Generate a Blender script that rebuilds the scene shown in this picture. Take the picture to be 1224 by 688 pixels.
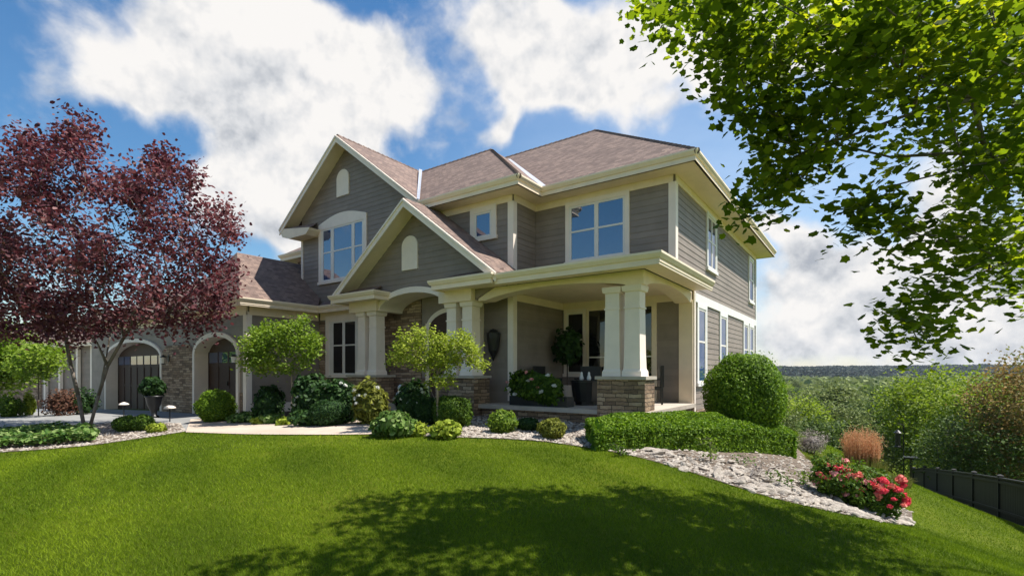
import bpy, math, random
import numpy as np
from mathutils import Vector, Matrix
from mathutils.geometry import delaunay_2d_cdt
for o in list(bpy.data.objects): bpy.data.objects.remove(o)
sc = bpy.context.scene
COL = sc.collection
rng = np.random.default_rng(7); random.seed(7)
# ------------------------------------------------------------------ camera
YAW = math.radians(35.35); CZ = 1.7; FP = 600.7
cd = bpy.data.cameras.new('camera'); cam = bpy.data.objects.new('camera', cd); COL.objects.link(cam)
cam.location = (0, 0, CZ); cam.rotation_euler = (math.radians(90), 0, YAW)
cd.sensor_width = 36; cd.lens = 36*FP/1224; cd.shift_y = 100/1224; cd.clip_end = 6000; cd.clip_start = .05
sc.camera = cam
FW = np.array([-math.sin(YAW), math.cos(YAW), 0]); RT = np.array([math.cos(YAW), math.sin(YAW), 0])
# ------------------------------------------------------------------ light
SUN = Vector((.91, .61, 1.9)).normalized()
sd = bpy.data.lights.new('sun', 'SUN'); sun = bpy.data.objects.new('sun', sd); COL.objects.link(sun)
sd.energy = 4.8; sd.angle = math.radians(.53); sd.color = (1, .955, .88)
sun.rotation_euler = SUN.to_track_quat('Z', 'Y').to_euler()
sc.view_settings.view_transform = 'Standard'; sc.view_settings.look = 'None'
sc.view_settings.exposure = 0.78; sc.view_settings.gamma = 1; sc.view_settings.use_curve_mapping = False
sc.cycles.use_denoising = True
sc.cycles.max_bounces = 8; sc.cycles.transparent_max_bounces = 8; sc.cycles.sample_clamp_indirect = 6

def raydir(px, py):
    return FW + RT*(px-612)/FP + np.array([0, 0, (444-py)/FP])
def udir(px, py):
    v = raydir(px, py); return v/np.linalg.norm(v)
def at(px, py, d):                      # world point seen at that photo pixel, d metres ahead
    return np.array([0, 0, CZ]) + raydir(px, py)*d

def make_world():
    w = bpy.data.worlds.new('World'); sc.world = w; w.use_nodes = True
    nt = w.node_tree; nt.nodes.clear(); N = nt.nodes.new; L = nt.links.new
    out = N('ShaderNodeOutputWorld'); bg = N('ShaderNodeBackground'); L(bg.outputs[0], out.inputs[0])
    bg.inputs[1].default_value = .13
    sky = N('ShaderNodeTexSky'); sky.sky_type = 'NISHITA'; sky.sun_disc = False
    sky.sun_elevation = math.asin(SUN.z); sky.sun_rotation = math.atan2(SUN.x, SUN.y)
    sky.air_density = 1.25; sky.dust_density = .25; sky.ozone_density = 2.5; sky.altitude = 200
    tc = N('ShaderNodeTexCoord')
    def noise(scale, det, rough, vec, dim='3D'):
        n = N('ShaderNodeTexNoise'); n.inputs['Scale'].default_value = scale; n.inputs['Detail'].default_value = det
        n.inputs['Roughness'].default_value = rough; L(vec, n.inputs['Vector']); return n
    def math_(op, a, b=None, c=None, clamp=False):
        m = N('ShaderNodeMath'); m.operation = op; m.use_clamp = clamp
        for i, v in enumerate((a, b, c)):
            if v is None: continue
            if isinstance(v, (int, float)): m.inputs[i].default_value = v
            else: L(v, m.inputs[i])
        return m.outputs[0]
    def vm(op, a, b):
        m = N('ShaderNodeVectorMath'); m.operation = op
        for i, v in enumerate((a, b)):
            if isinstance(v, (tuple, list, Vector)): m.inputs[i].default_value = v
            else: L(v, m.inputs[i])
        return m
    dirv = tc.outputs['Generated']
    nz = noise(5.5, 3, .55, dirv)
    d1 = vm('SUBTRACT', nz.outputs['Color'], (.5, .5, .5)); sc1 = N('ShaderNodeVectorMath'); sc1.operation = 'SCALE'
    L(d1.outputs[0], sc1.inputs[0]); sc1.inputs['Scale'].default_value = .22
    warped = vm('ADD', dirv, sc1.outputs[0]).outputs[0]
    # cloud heaps, then unseen fill clouds: sky direction, angular radius, weight
    B = [((150, 60), .17, 1), ((230, 75), .22, 1.1), ((330, 90), .24, 1.1), ((430, 100), .2, 1.1), ((500, 120), .14, .9), ((360, 150), .16, 1), ((285, 190), .12, .8),
         ((270, 245), .12, 1), ((320, 270), .11, 1), ((345, 215), .12, .9), ((430, 175), .12, .9), ((120, 100), .1, .8), ((555, 60), .13, .6), ((530, 160), .1, .7), ((600, 110), .1, .7), ((470, 50), .12, .8), ((720, 110), .1, .8),
         ((585, 160), .07, .9), ((640, 60), .19, 1.1), ((700, 40), .19, 1.1), ((770, 45), .19, 1.1), ((820, 90), .1, .9), ((650, 115), .12, .9), ((600, 20), .12, .8),
         ((940, 40), .14, .8), ((1020, 60), .15, .9), ((900, -30), .3, .9), ((950, 275), .09, .8), ((920, 275), .05, .7),
         ((960, 330), .15, 1.05), ((1040, 330), .16, 1.05), ((1120, 300), .15, 1), ((1210, 320), .2, 1.1), ((1000, 390), .16, 1.1), ((1110, 390), .16, 1.1), ((1220, 400), .18, 1.1),
         ((920, 400), .14, 1.05), ((1320, 350), .24, 1.1), ((1090, 230), .12, .9), ((40, 400), .1, .6), ((-150, 250), .2, .8), ((-500, 300), .25, .8), ((.7, -.6, .4), .5, 1.2), ((.3, -.5, .85), .42, 1.2), ((.95, -.25, .3), .4, 1.2), ((.25, -.95, .22), .42, 1.2), ((.8, -.2, .75), .35, 1)]  # xyz entries: unseen clouds added behind the camera to brighten the shaded front
    acc = None
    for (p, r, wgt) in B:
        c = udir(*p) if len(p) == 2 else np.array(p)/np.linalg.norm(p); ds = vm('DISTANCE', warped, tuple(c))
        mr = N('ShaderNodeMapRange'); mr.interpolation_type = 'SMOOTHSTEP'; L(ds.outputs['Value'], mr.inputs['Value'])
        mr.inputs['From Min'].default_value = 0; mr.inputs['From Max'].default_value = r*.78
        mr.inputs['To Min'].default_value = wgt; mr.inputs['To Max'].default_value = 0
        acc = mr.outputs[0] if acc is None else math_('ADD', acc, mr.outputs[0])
    fine = noise(9, 9, .58, vm('ADD', dirv, vm('MULTIPLY', sc1.outputs[0], (.3, .3, .3)).outputs[0]).outputs[0])
    dens = math_('ADD', math_('MINIMUM', acc, 1.25), math_('MULTIPLY', math_('SUBTRACT', fine.outputs['Fac'], .5), 2.1))
    mask = N('ShaderNodeMapRange'); mask.interpolation_type = 'SMOOTHSTEP'; L(dens, mask.inputs['Value'])
    mask.inputs['From Min'].default_value = .12; mask.inputs['From Max'].default_value = .95
    # thin veil of high cloud, thicker to the right-hand side of the sky
    sep = N('ShaderNodeSeparateXYZ'); L(dirv, sep.inputs[0])
    veil = noise(3.2, 6, .6, vm('MULTIPLY', dirv, (1, 1, 3)).outputs[0])
    side = vm('DOT_PRODUCT', dirv, tuple(udir(1150, 250))).outputs['Value']
    vr = N('ShaderNodeMapRange'); L(side, vr.inputs['Value']); vr.inputs['From Min'].default_value = .6; vr.inputs['From Max'].default_value = 1
    vr.inputs['To Min'].default_value = .05; vr.inputs['To Max'].default_value = .5
    vfac = math_('MULTIPLY', vr.outputs[0], math_('ADD', veil.outputs['Fac'], .35), clamp=True)
    mixv = N('ShaderNodeMix'); mixv.data_type = 'RGBA'; L(vfac, mixv.inputs[0]); 
    hs = N('ShaderNodeHueSaturation'); L(sky.outputs[0], hs.inputs['Color']); hs.inputs['Saturation'].default_value = 1.35; hs.inputs['Value'].default_value = .62
    L(hs.outputs[0], mixv.inputs[6]); mixv.inputs[7].default_value = (3.6, 4.2, 5.0, 1)
    # cloud tone: bright heaps, greyer flat bases low down
    def relief(scale, off):
        a_ = noise(scale, 6, .55, dirv); b_ = noise(scale, 6, .55, vm('ADD', dirv, tuple(off)).outputs[0]); return math_('SUBTRACT', b_.outputs['Fac'], a_.outputs['Fac'])
    up = Vector((SUN.x*.4, SUN.y*.4, 1)).normalized()
    r1 = relief(7, up*.045); r2 = relief(16, up*.02)
    big = noise(3.4, 3, .5, dirv)
    low = N('ShaderNodeMapRange'); L(sep.outputs['Z'], low.inputs['Value']); low.inputs['From Min'].default_value = .5; low.inputs['From Max'].default_value = .02
    low.inputs['To Min'].default_value = .1; low.inputs['To Max'].default_value = .52
    sh = math_('ADD', math_('ADD', math_('MULTIPLY', r1, 2.7), math_('MULTIPLY', r2, 2.0)), math_('ADD', low.outputs[0], math_('MULTIPLY', math_('SUBTRACT', big.outputs['Fac'], .5), 1.1)), clamp=True)
    cr = N('ShaderNodeValToRGB'); L(sh, cr.inputs[0])
    cr.color_ramp.elements[0].position = 0; cr.color_ramp.elements[0].color = (4.3, 4.2, 4.1, 1)
    cr.color_ramp.elements[1].position = 1; cr.color_ramp.elements[1].color = (2.0, 2.15, 2.4, 1)
    e = cr.color_ramp.elements.new(.5); e.color = (3.35, 3.4, 3.5, 1)
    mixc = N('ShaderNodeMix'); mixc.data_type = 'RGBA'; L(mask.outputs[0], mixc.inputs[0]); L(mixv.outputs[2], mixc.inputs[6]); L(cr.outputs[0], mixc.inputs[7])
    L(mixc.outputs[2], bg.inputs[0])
    w.cycles.sampling_method = 'MANUAL'; w.cycles.sample_map_resolution = 512
make_world()

# ------------------------------------------------------------------ materials
def newmat(name):
    m = bpy.data.materials.new(name); m.use_nodes = True; nt = m.node_tree; b = nt.nodes['Principled BSDF']
    return m, nt, b, nt.nodes.new, nt.links.new
def ramp(nt, fac, cols):
    r = nt.nodes.new('ShaderNodeValToRGB'); nt.links.new(fac, r.inputs[0]); e = r.color_ramp.elements
    while len(e) < len(cols): e.new(.5)
    for i, (p, c) in enumerate(cols): e[i].position = p; e[i].color = (*c, 1)
    return r.outputs[0]
def tn(nt, scale, det=4, rough=.55, src='Object', sx=(1, 1, 1)):
    tc = nt.nodes.new('ShaderNodeTexCoord'); mp = nt.nodes.new('ShaderNodeMapping'); mp.inputs['Scale'].default_value = sx
    n = nt.nodes.new('ShaderNodeTexNoise'); nt.links.new(tc.outputs[src], mp.inputs[0]); nt.links.new(mp.outputs[0], n.inputs['Vector'])
    n.inputs['Scale'].default_value = scale; n.inputs['Detail'].default_value = det; n.inputs['Roughness'].default_value = rough
    return n.outputs['Fac']
def bump(nt, b, h, strength=.3, dist=.01):
    bp = nt.nodes.new('ShaderNodeBump'); bp.inputs['Strength'].default_value = strength; bp.inputs['Distance'].default_value = dist
    nt.links.new(h, bp.inputs['Height']); nt.links.new(bp.outputs[0], b.inputs['Normal']); return bp
def sc_(c, k): return tuple(min(1, x*k) for x in c)
def m_paint(name, c, var=.12, rough=.55, scale=3, bs=.08):
    m, nt, b, N, L = newmat(name); f = tn(nt, scale, 6, .6)
    L(ramp(nt, f, [(.3, sc_(c, 1-var)), (.7, sc_(c, 1+var))]), b.inputs['Base Color']); b.inputs['Roughness'].default_value = rough
    bump(nt, b, tn(nt, 60, 3), bs, .003); return m
def m_siding(name, c, pitch=.16):
    m, nt, b, N, L = newmat(name)
    tc = N('ShaderNodeTexCoord'); s = N('ShaderNodeSeparateXYZ'); L(tc.outputs['UV'], s.inputs[0])
    d = N('ShaderNodeMath'); d.operation = 'DIVIDE'; L(s.outputs['Y'], d.inputs[0]); d.inputs[1].default_value = pitch
    fr = N('ShaderNodeMath'); fr.operation = 'FRACT'; L(d.outputs[0], fr.inputs[0])
    fl = N('ShaderNodeMath'); fl.operation = 'FLOOR'; L(d.outputs[0], fl.inputs[0])
    inv = N('ShaderNodeMath'); inv.operation = 'SUBTRACT'; inv.inputs[0].default_value = 1; L(fr.outputs[0], inv.inputs[1])
    wn = N('ShaderNodeTexWhiteNoise'); wn.noise_dimensions = '2D'; cb = N('ShaderNodeCombineXYZ')
    ux = N('ShaderNodeMath'); ux.operation = 'DIVIDE'; L(s.outputs['X'], ux.inputs[0]); ux.inputs[1].default_value = 3.6
    ua = N('ShaderNodeMath'); ua.operation = 'MULTIPLY_ADD'; L(fl.outputs[0], ua.inputs[0]); ua.inputs[1].default_value = .37; L(ux.outputs[0], ua.inputs[2])
    uf = N('ShaderNodeMath'); uf.operation = 'FLOOR'; L(ua.outputs[0], uf.inputs[0]); L(uf.outputs[0], cb.inputs[0]); L(fl.outputs[0], cb.inputs[1]); L(cb.outputs[0], wn.inputs[0])
    f = tn(nt, 2.2, 6, .6); g = tn(nt, 9, 5, .6, 'UV', (1, 8, 1))
    a = N('ShaderNodeMath'); a.operation = 'MULTIPLY_ADD'; L(wn.outputs[0], a.inputs[0]); a.inputs[1].default_value = .3; L(f, a.inputs[2])
    a2 = N('ShaderNodeMath'); a2.operation = 'MULTIPLY_ADD'; L(g, a2.inputs[0]); a2.inputs[1].default_value = .25; L(a.outputs[0], a2.inputs[2])
    L(ramp(nt, a2.outputs[0], [(.45, sc_(c, .84)), (1.0, sc_(c, 1.18))]), b.inputs['Base Color']); b.inputs['Roughness'].default_value = .6
    h = N('ShaderNodeMath'); h.operation = 'MULTIPLY_ADD'; L(g, h.inputs[0]); h.inputs[1].default_value = .12; L(inv.outputs[0], h.inputs[2])
    bump(nt, b, g, .25, .004); return m
def m_brick(name, c1, c2, mort, bw, bh, ms, rough=.85, bs=.6, dist=.02, off=.5, jitter=.4, sq=1, spots=None):
    m, nt, b, N, L = newmat(name)
    tc = N('ShaderNodeTexCoord'); br = N('ShaderNodeTexBrick')
    nz = N('ShaderNodeTexNoise'); L(tc.outputs['UV'], nz.inputs['Vector']); nz.inputs['Scale'].default_value = 5
    v = N('ShaderNodeVectorMath'); v.operation = 'MULTIPLY_ADD'; L(nz.outputs['Color'], v.inputs[0]); v.inputs[1].default_value = (.02*jitter,)*3; L(tc.outputs['UV'], v.inputs[2])
    L(v.outputs[0], br.inputs['Vector'])
    br.inputs['Color1'].default_value = (0, 0, 0, 1); br.inputs['Color2'].default_value = (1, 1, 1, 1); br.inputs['Mortar'].default_value = (.5, .5, .5, 1)
    br.inputs['Scale'].default_value = 1; br.inputs['Brick Width'].default_value = bw; br.inputs['Row Height'].default_value = bh
    br.inputs['Mortar Size'].default_value = ms; br.inputs['Mortar Smooth'].default_value = .3; br.offset = off; br.squash = sq; br.squash_frequency = 3
    f = tn(nt, 14, 6, .65); f2 = tn(nt, 1.3, 4, .6)
    a = N('ShaderNodeMath'); a.operation = 'MULTIPLY_ADD'; L(f, a.inputs[0]); a.inputs[1].default_value = .9; L(br.outputs['Color'], a.inputs[2])
    a3 = N('ShaderNodeMath'); a3.operation = 'MULTIPLY_ADD'; L(f2, a3.inputs[0]); a3.inputs[1].default_value = .6; L(a.outputs[0], a3.inputs[2])
    mid = spots or tuple((x+y)/2 for x, y in zip(c1, c2))
    dv = N('ShaderNodeMath'); dv.operation = 'DIVIDE'; L(a3.outputs[0], dv.inputs[0]); dv.inputs[1].default_value = 2.5
    col = ramp(nt, dv.outputs[0], [(.2, c1), (.5, mid), (.78, c2)])
    mx = N('ShaderNodeMix'); mx.data_type = 'RGBA'; L(br.outputs['Fac'], mx.inputs[0]); L(col, mx.inputs[6]); mx.inputs[7].default_value = (*mort, 1)
    L(mx.outputs[2], b.inputs['Base Color']); b.inputs['Roughness'].default_value = rough
    h = N('ShaderNodeMath'); h.operation = 'SUBTRACT'; hh = N('ShaderNodeMath'); hh.operation = 'MULTIPLY_ADD'; L(br.outputs['Color'], hh.inputs[0]); hh.inputs[1].default_value = .5; L(f, hh.inputs[2])
    L(hh.outputs[0], h.inputs[0]); L(br.outputs['Fac'], h.inputs[1]); bump(nt, b, h.outputs[0], bs, dist); return m
def m_glass(name, base=(.003, .045, .15), ior=2.8, rough=.015):
    m, nt, b, N, L = newmat(name); b.inputs['Base Color'].default_value = (*base, 1); b.inputs['Roughness'].default_value = rough
    b.inputs['IOR'].default_value = ior; bump(nt, b, tn(nt, 1.6, 2), .12, .02); return m
def m_plain(name, c, rough=.5, metal=0):
    return_m = m_paint(name, c, .12, rough, 8, .05); return_m.node_tree.nodes['Principled BSDF'].inputs['Metallic'].default_value = metal; return return_m
def m_leaf(name, cols, trans=.35, tcol=None, rough=.5, obj=False):
    m, nt, b, N, L = newmat(name)
    at_ = N('ShaderNodeAttribute'); at_.attribute_name = 'rnd'
    col = ramp(nt, at_.outputs['Fac'], [(i/(len(cols)-1), c) for i, c in enumerate(cols)])
    L(col, b.inputs['Base Color']); b.inputs['Roughness'].default_value = rough+.1; b.inputs['Specular IOR Level'].default_value = .18
    t = N('ShaderNodeBsdfTranslucent')
    if tcol:
        mm = N('ShaderNodeMix'); mm.data_type = 'RGBA'; mm.blend_type = 'MULTIPLY'; mm.inputs[0].default_value = 1; L(col, mm.inputs[6]); mm.inputs[7].default_value = (*tcol, 1); L(mm.outputs[2], t.inputs[0])
    else: L(col, t.inputs[0])
    mx = N('ShaderNodeMixShader'); mx.inputs[0].default_value = trans; L(b.outputs[0], mx.inputs[1]); L(t.outputs[0], mx.inputs[2])
    L(mx.outputs[0], nt.nodes['Material Output'].inputs['Surface']); return m
def m_bark(name, c):
    m, nt, b, N, L = newmat(name); f = tn(nt, 9, 8, .7, 'Object', (1, 1, .25))
    L(ramp(nt, f, [(.35, sc_(c, .55)), (.65, sc_(c, 1.35))]), b.inputs['Base Color']); b.inputs['Roughness'].default_value = .9; bump(nt, b, f, .9, .02); return m
def m_ground(name, cols, scale=2.5, rough=.95, bs=.5, bsc=40, dist=.02):
    m, nt, b, N, L = newmat(name); f = tn(nt, scale, 9, .62)
    L(ramp(nt, f, cols), b.inputs['Base Color']); b.inputs['Roughness'].default_value = rough; bump(nt, b, tn(nt, bsc, 6, .7), bs, dist); return m

M = {}
M['siding'] = m_siding('grey lap siding', (.235, .192, .16))
M['cream'] = m_paint('cream trim', (.84, .7, .53), .06)
M['creamw'] = m_paint('pale window trim', (.85, .74, .64), .05)
M['white'] = m_paint('white trim', (.74, .73, .7), .05)
M['shingle'] = m_brick('asphalt shingles', (.1, .066, .055), (.27, .185, .145), (.1, .07, .055), .2, .13, .006, .9, .7, .014, .5, .5, 1, (.18, .122, .1))
M['stone'] = m_brick('ledge stone', (.1, .065, .045), (.56, .42, .29), (.05, .04, .03), .3, .09, .007, .85, 1, .04, .31, 3.5, 1.7, (.31, .205, .125))
M['glass'] = m_glass('window glass')  # blue of the reflected sky is put into the base colour
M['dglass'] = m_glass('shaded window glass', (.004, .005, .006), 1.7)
M['sash'] = m_paint('sash', (.78, .73, .66), .05, .4)
M['door'] = m_paint('dark brown door', (.06, .03, .019), .25, .65, 12, .2)
M['iron'] = m_plain('black iron', (.012, .012, .012), .45)
M['metal'] = m_plain('galvanised flashing', (.62, .62, .66), .35, .3)
M['slab'] = m_ground('concrete', [(.3, (.38, .33, .27)), (.7, (.5, .44, .37))], 2, .9, .2)
M['conc'] = m_ground('walk concrete', [(.25, (.40, .32, .25)), (.75, (.55, .45, .36))], 1.6, .9, .25)
M['drive'] = m_ground('driveway concrete', [(.25, (.19, .19, .185)), (.75, (.3, .295, .28))], 1.2, .9, .25)
M['mulch'] = m_ground('mulch', [(.3, (.02, .013, .009)), (.6, (.07, .045, .03)), (.8, (.12, .09, .065))], 9, .95, 1, 30, .05)
M['gravelbed'] = m_ground('gravel fines', [(.3, (.05, .035, .026)), (.55, (.2, .15, .11)), (.78, (.42, .34, .27))], 16, .95, 1, 45, .04)
M['rock'] = m_ground('limestone rock', [(.25, (.2, .155, .125)), (.5, (.4, .345, .29)), (.8, (.62, .57, .5))], 6, .9, .8, 18, .03)
M['bark'] = m_bark('bark', (.12, .09, .07)); M['gbark'] = m_bark('grey bark', (.17, .14, .115)); M['tbark'] = m_bark('pale twig', (.32, .26, .2))
M['plum'] = m_leaf('purple leaves', [(.04, .013, .02), (.1, .034, .043), (.18, .072, .078), (.4, .23, .21)], .35, (1.2, .7, .8))
M['maple'] = m_leaf('maple leaves', [(.035, .068, .008), (.075, .125, .01), (.15, .22, .014), (.38, .42, .025)], .55, (1.7, 1.6, .6))
M['box'] = m_leaf('boxwood leaves', [(.05, .11, .01), (.12, .21, .014), (.23, .34, .025)], .3, (1.3, 1.4, .6))
M['boxd'] = m_leaf('dark boxwood leaves', [(.03, .07, .01), (.075, .14, .014), (.15, .23, .022)], .3, (1.3, 1.4, .6))
M['topiary'] = m_leaf('lime leaves', [(.07, .13, .014), (.15, .23, .025), (.28, .36, .05)], .35, (1.3, 1.4, .6))
M['dark'] = m_leaf('deep green leaves', [(.012, .035, .01), (.025, .065, .014), (.06, .12, .025)], .25)
M['hosta'] = m_leaf('hosta leaves', [(.04, .1, .02), (.11, .2, .03), (.3, .38, .14)], .3)
M['lime'] = m_leaf('yellow green leaves', [(.15, .21, .015), (.28, .35, .03), (.42, .48, .07)], .35)
M['olive'] = m_leaf('olive leaves', [(.08, .09, .012), (.18, .2, .025), (.3, .3, .05)], .3)
M['tree1'] = m_leaf('light tree leaves', [(.09, .14, .012), (.2, .27, .02), (.36, .42, .05)], .35, (1.2, 1.3, .6))
M['tree2'] = m_leaf('grey green tree leaves', [(.07, .1, .03), (.15, .19, .05), (.26, .3, .1)], .3)
M['tree3'] = m_leaf('dark tree leaves', [(.035, .065, .014), (.08, .13, .025), (.16, .22, .04)], .3)
M['rust'] = m_leaf('browning leaves', [(.09, .1, .02), (.24, .17, .05), (.42, .24, .08)], .3)
M['redleaf'] = m_leaf('red shrub leaves', [(.05, .025, .015), (.13, .055, .035), (.22, .13, .08)], .3)
M['grass'] = m_leaf('lawn grass', [(.048, .092, .002), (.122, .192, .003), (.25, .325, .012)], .3, (1.2, 1.3, .6), .6)
M['plume'] = m_leaf('tan grass plumes', [(.42, .2, .1), (.66, .36, .18), (.8, .5, .3)], .35)
M['sage'] = m_leaf('grey sage leaves', [(.2, .17, .16), (.36, .31, .28), (.48, .42, .38)], .2)
M['tgrass'] = m_leaf('tall olive grass', [(.09, .12, .02), (.18, .2, .035), (.3, .27, .08)], .3)
def m_petal(n, c): 
    m = m_leaf(n, [sc_(c, .75), c, sc_(c, 1.1)], .3); return m
M['rose'] = m_petal('crimson petals', (.85, .09, .13)); M['coral'] = m_petal('coral petals', (.9, .27, .22)); M['pink'] = m_petal('pink petals', (.88, .42, .4)); M['wflower'] = m_petal('white petals', (.8, .8, .74))
M['fence'] = m_paint('black fence', (.006, .006, .0055), .3, .75)
M['marble'] = m_paint('statue stone', (.45, .45, .42), .2, .7); M['pot'] = m_paint('black pot', (.012, .012, .013), .3, .4); M['claypot'] = m_paint('clay pot', (.09, .055, .04), .2, .6)
M['wood'] = m_paint('weathered wood', (.2, .13, .07), .3, .8)
M['hill'] = m_ground('wooded hill', [(.35, (.008, .018, .012)), (.65, (.022, .038, .022))], .02, .95, .6, .08, 6)
M['ridge'] = m_leaf('ridge leaves', [(.007, .018, .007), (.014, .03, .01), (.026, .045, .014)], .15)

# lawn with mowing tone differences
m, nt, b, N, L = newmat('lawn'); f = tn(nt, .5, 6, .6); f2 = tn(nt, 7, 6, .7)
a = N('ShaderNodeMath'); a.operation = 'MULTIPLY_ADD'; L(f2, a.inputs[0]); a.inputs[1].default_value = .6; L(f, a.inputs[2])
L(ramp(nt, a.outputs[0], [(.5, (.045, .075, .002)), (.85, (.1, .14, .004)), (1, (.15, .175, .012))]), b.inputs['Base Color']); b.inputs['Roughness'].default_value = .95
b.inputs['Specular IOR Level'].default_value = .15
bump(nt, b, tn(nt, 50, 5, .8), 1, .04); M['lawn'] = m

# ------------------------------------------------------------------ object helpers
def tag(o, label=None, cat=None, group=None, kind=None):
    if label: o['label'] = label
    if cat: o['category'] = cat
    if group: o['group'] = group
    if kind: o['kind'] = kind
    return o
def empty(name, loc, label, cat, group=None):
    o = bpy.data.objects.new(name, None); COL.objects.link(o); o.location = loc; o.empty_display_size = .2
    return tag(o, label, cat, group)
def link(name, me, parent=None):
    o = bpy.data.objects.new(name, me); COL.objects.link(o)
    if parent:
        o.parent = parent
        if parent.parent is None: o.matrix_parent_inverse = Matrix.Translation(-parent.location)
    return o
class MB:
    def __init__(s): s.v = []; s.f = []
    def add(s, vs, fs):
        k = len(s.v); s.v += [tuple(map(float, v)) for v in vs]; s.f += [tuple(i+k for i in f) for f in fs]; return s
    def box(s, a, b):
        (x0, y0, z0), (x1, y1, z1) = [min(p, q) for p, q in zip(a, b)], [max(p, q) for p, q in zip(a, b)]
        return s.add([(x0,y0,z0),(x1,y0,z0),(x1,y1,z0),(x0,y1,z0),(x0,y0,z1),(x1,y0,z1),(x1,y1,z1),(x0,y1,z1)],
                     [(0,3,2,1),(4,5,6,7),(0,1,5,4),(1,2,6,5),(2,3,7,6),(3,0,4,7)])
    def extr(s, pts, vec):                     # polygon of 3d points extruded along vec
        n = len(pts); p2 = [tuple(np.array(p)+np.array(vec)) for p in pts]
        nn = np.zeros(3)
        P = np.array(pts, float)
        for i in range(n): nn += np.cross(P[i], P[(i+1) % n])
        if np.dot(nn, vec) > 0: pts, p2 = pts[::-1], p2[::-1]
        return s.add(list(pts)+list(p2), [tuple(range(n)), tuple(range(2*n-1, n-1, -1))]+[(i, n+i, n+(i+1) % n, (i+1) % n) for i in range(n)])
    def sweep(s, path, prof, z):               # profile (out, dz) swept along an xy polyline, out = right-hand side, mitred
        P = [np.array(p, float) for p in path]; n = len(P); rings = []
        for i in range(n):
            def nrm(a, b): d = b-a; d /= np.linalg.norm(d); return np.array([d[1], -d[0]])
            if i == 0: m = nrm(P[0], P[1])
            elif i == n-1: m = nrm(P[-2], P[-1])
            else:
                a, b = nrm(P[i-1], P[i]), nrm(P[i], P[i+1]); m = (a+b)/(1+a.dot(b))
            rings.append([(P[i][0]+m[0]*o, P[i][1]+m[1]*o, z+dz) for o, dz in prof])
        k = len(prof); fs = []
        for i in range(n-1):
            for j in range(k): fs.append((i*k+j, i*k+(j+1) % k, (i+1)*k+(j+1) % k, (i+1)*k+j))
        fs += [tuple(range(k-1, -1, -1)), tuple((n-1)*k+j for j in range(k))]
        return s.add([v for r in rings for v in r], fs)
    def loft(s, cx, cy, prof):                 # square column, prof (z, half width)
        vs = []; fs = []
        for z, h in prof: vs += [(cx-h, cy-h, z), (cx+h, cy-h, z), (cx+h, cy+h, z), (cx-h, cy+h, z)]
        for i in range(len(prof)-1):
            for j in range(4): fs.append((i*4+j, i*4+(j+1) % 4, (i+1)*4+(j+1) % 4, (i+1)*4+j))
        fs += [(3, 2, 1, 0), tuple(len(vs)-4+j for j in range(4))]
        return s.add(vs, fs)
    def lathe(s, c, prof, n=16):
        vs = []; fs = []
        for z, r in prof:
            for j in range(n): t = 2*math.pi*j/n; vs.append((c[0]+r*math.cos(t), c[1]+r*math.sin(t), c[2]+z))
        for i in range(len(prof)-1):
            for j in range(n): fs.append((i*n+j, i*n+(j+1) % n, (i+1)*n+(j+1) % n, (i+1)*n+j))
        fs += [tuple(range(n-1, -1, -1)), tuple(len(vs)-n+j for j in range(n))]
        return s.add(vs, fs)
    def tube(s, a, b, r0, r1=None, n=6):
        r1 = r0 if r1 is None else r1; a = np.array(a, float); b = np.array(b, float); d = b-a; l = np.linalg.norm(d)
        if l < 1e-6: return s
        d /= l; u = np.cross(d, [0, 0, 1] if abs(d[2]) < .9 else [1, 0, 0]); u /= np.linalg.norm(u); w = np.cross(d, u)
        vs = []
        for p, r in ((a, r0), (b, r1)):
            for j in range(n): t = 2*math.pi*j/n; vs.append(tuple(p+r*(u*math.cos(t)+w*math.sin(t))))
        fs = [(j, j+n, (j+1) % n+n, (j+1) % n) for j in range(n)]+[tuple(range(n)), tuple(range(2*n-1, n-1, -1))]
        return s.add(vs, fs)
    def ball(s, c, r, sz=1, n=10):
        prof = [(-r*sz*math.cos(math.pi*i/6), max(.001, r*math.sin(math.pi*i/6))) for i in range(7)]
        return s.lathe(c, prof, n)
    def build(s, name, mat, parent=None, smooth=False, label=None):
        me = bpy.data.meshes.new(name); me.from_pydata(s.v, [], s.f); me.materials.append(M[mat] if isinstance(mat, str) else mat)
        uv = me.uv_layers.new(name='UVMap')
        V = np.array(s.v); data = np.zeros((len(me.loops), 2)); k = 0
        for f in s.f:
            P = V[list(f)]; nn = np.zeros(3)
            for i in range(len(P)): nn += np.cross(P[i], P[(i+1) % len(P)])
            nn /= (np.linalg.norm(nn) or 1)
            if abs(nn[2]) > .98: U = np.array([1, 0, 0]); W = np.array([0, 1, 0])
            else: U = np.cross([0, 0, 1], nn); U /= np.linalg.norm(U); W = np.cross(nn, U)
            data[k:k+len(P), 0] = P@U; data[k:k+len(P), 1] = P@W; k += len(P)
        uv.data.foreach_set('uv', data.ravel()); me.update()
        if smooth: me.polygons.foreach_set('use_smooth', [True]*len(me.polygons))
        o = link(name, me, parent)
        if label: o['label'] = label
        return o
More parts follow.
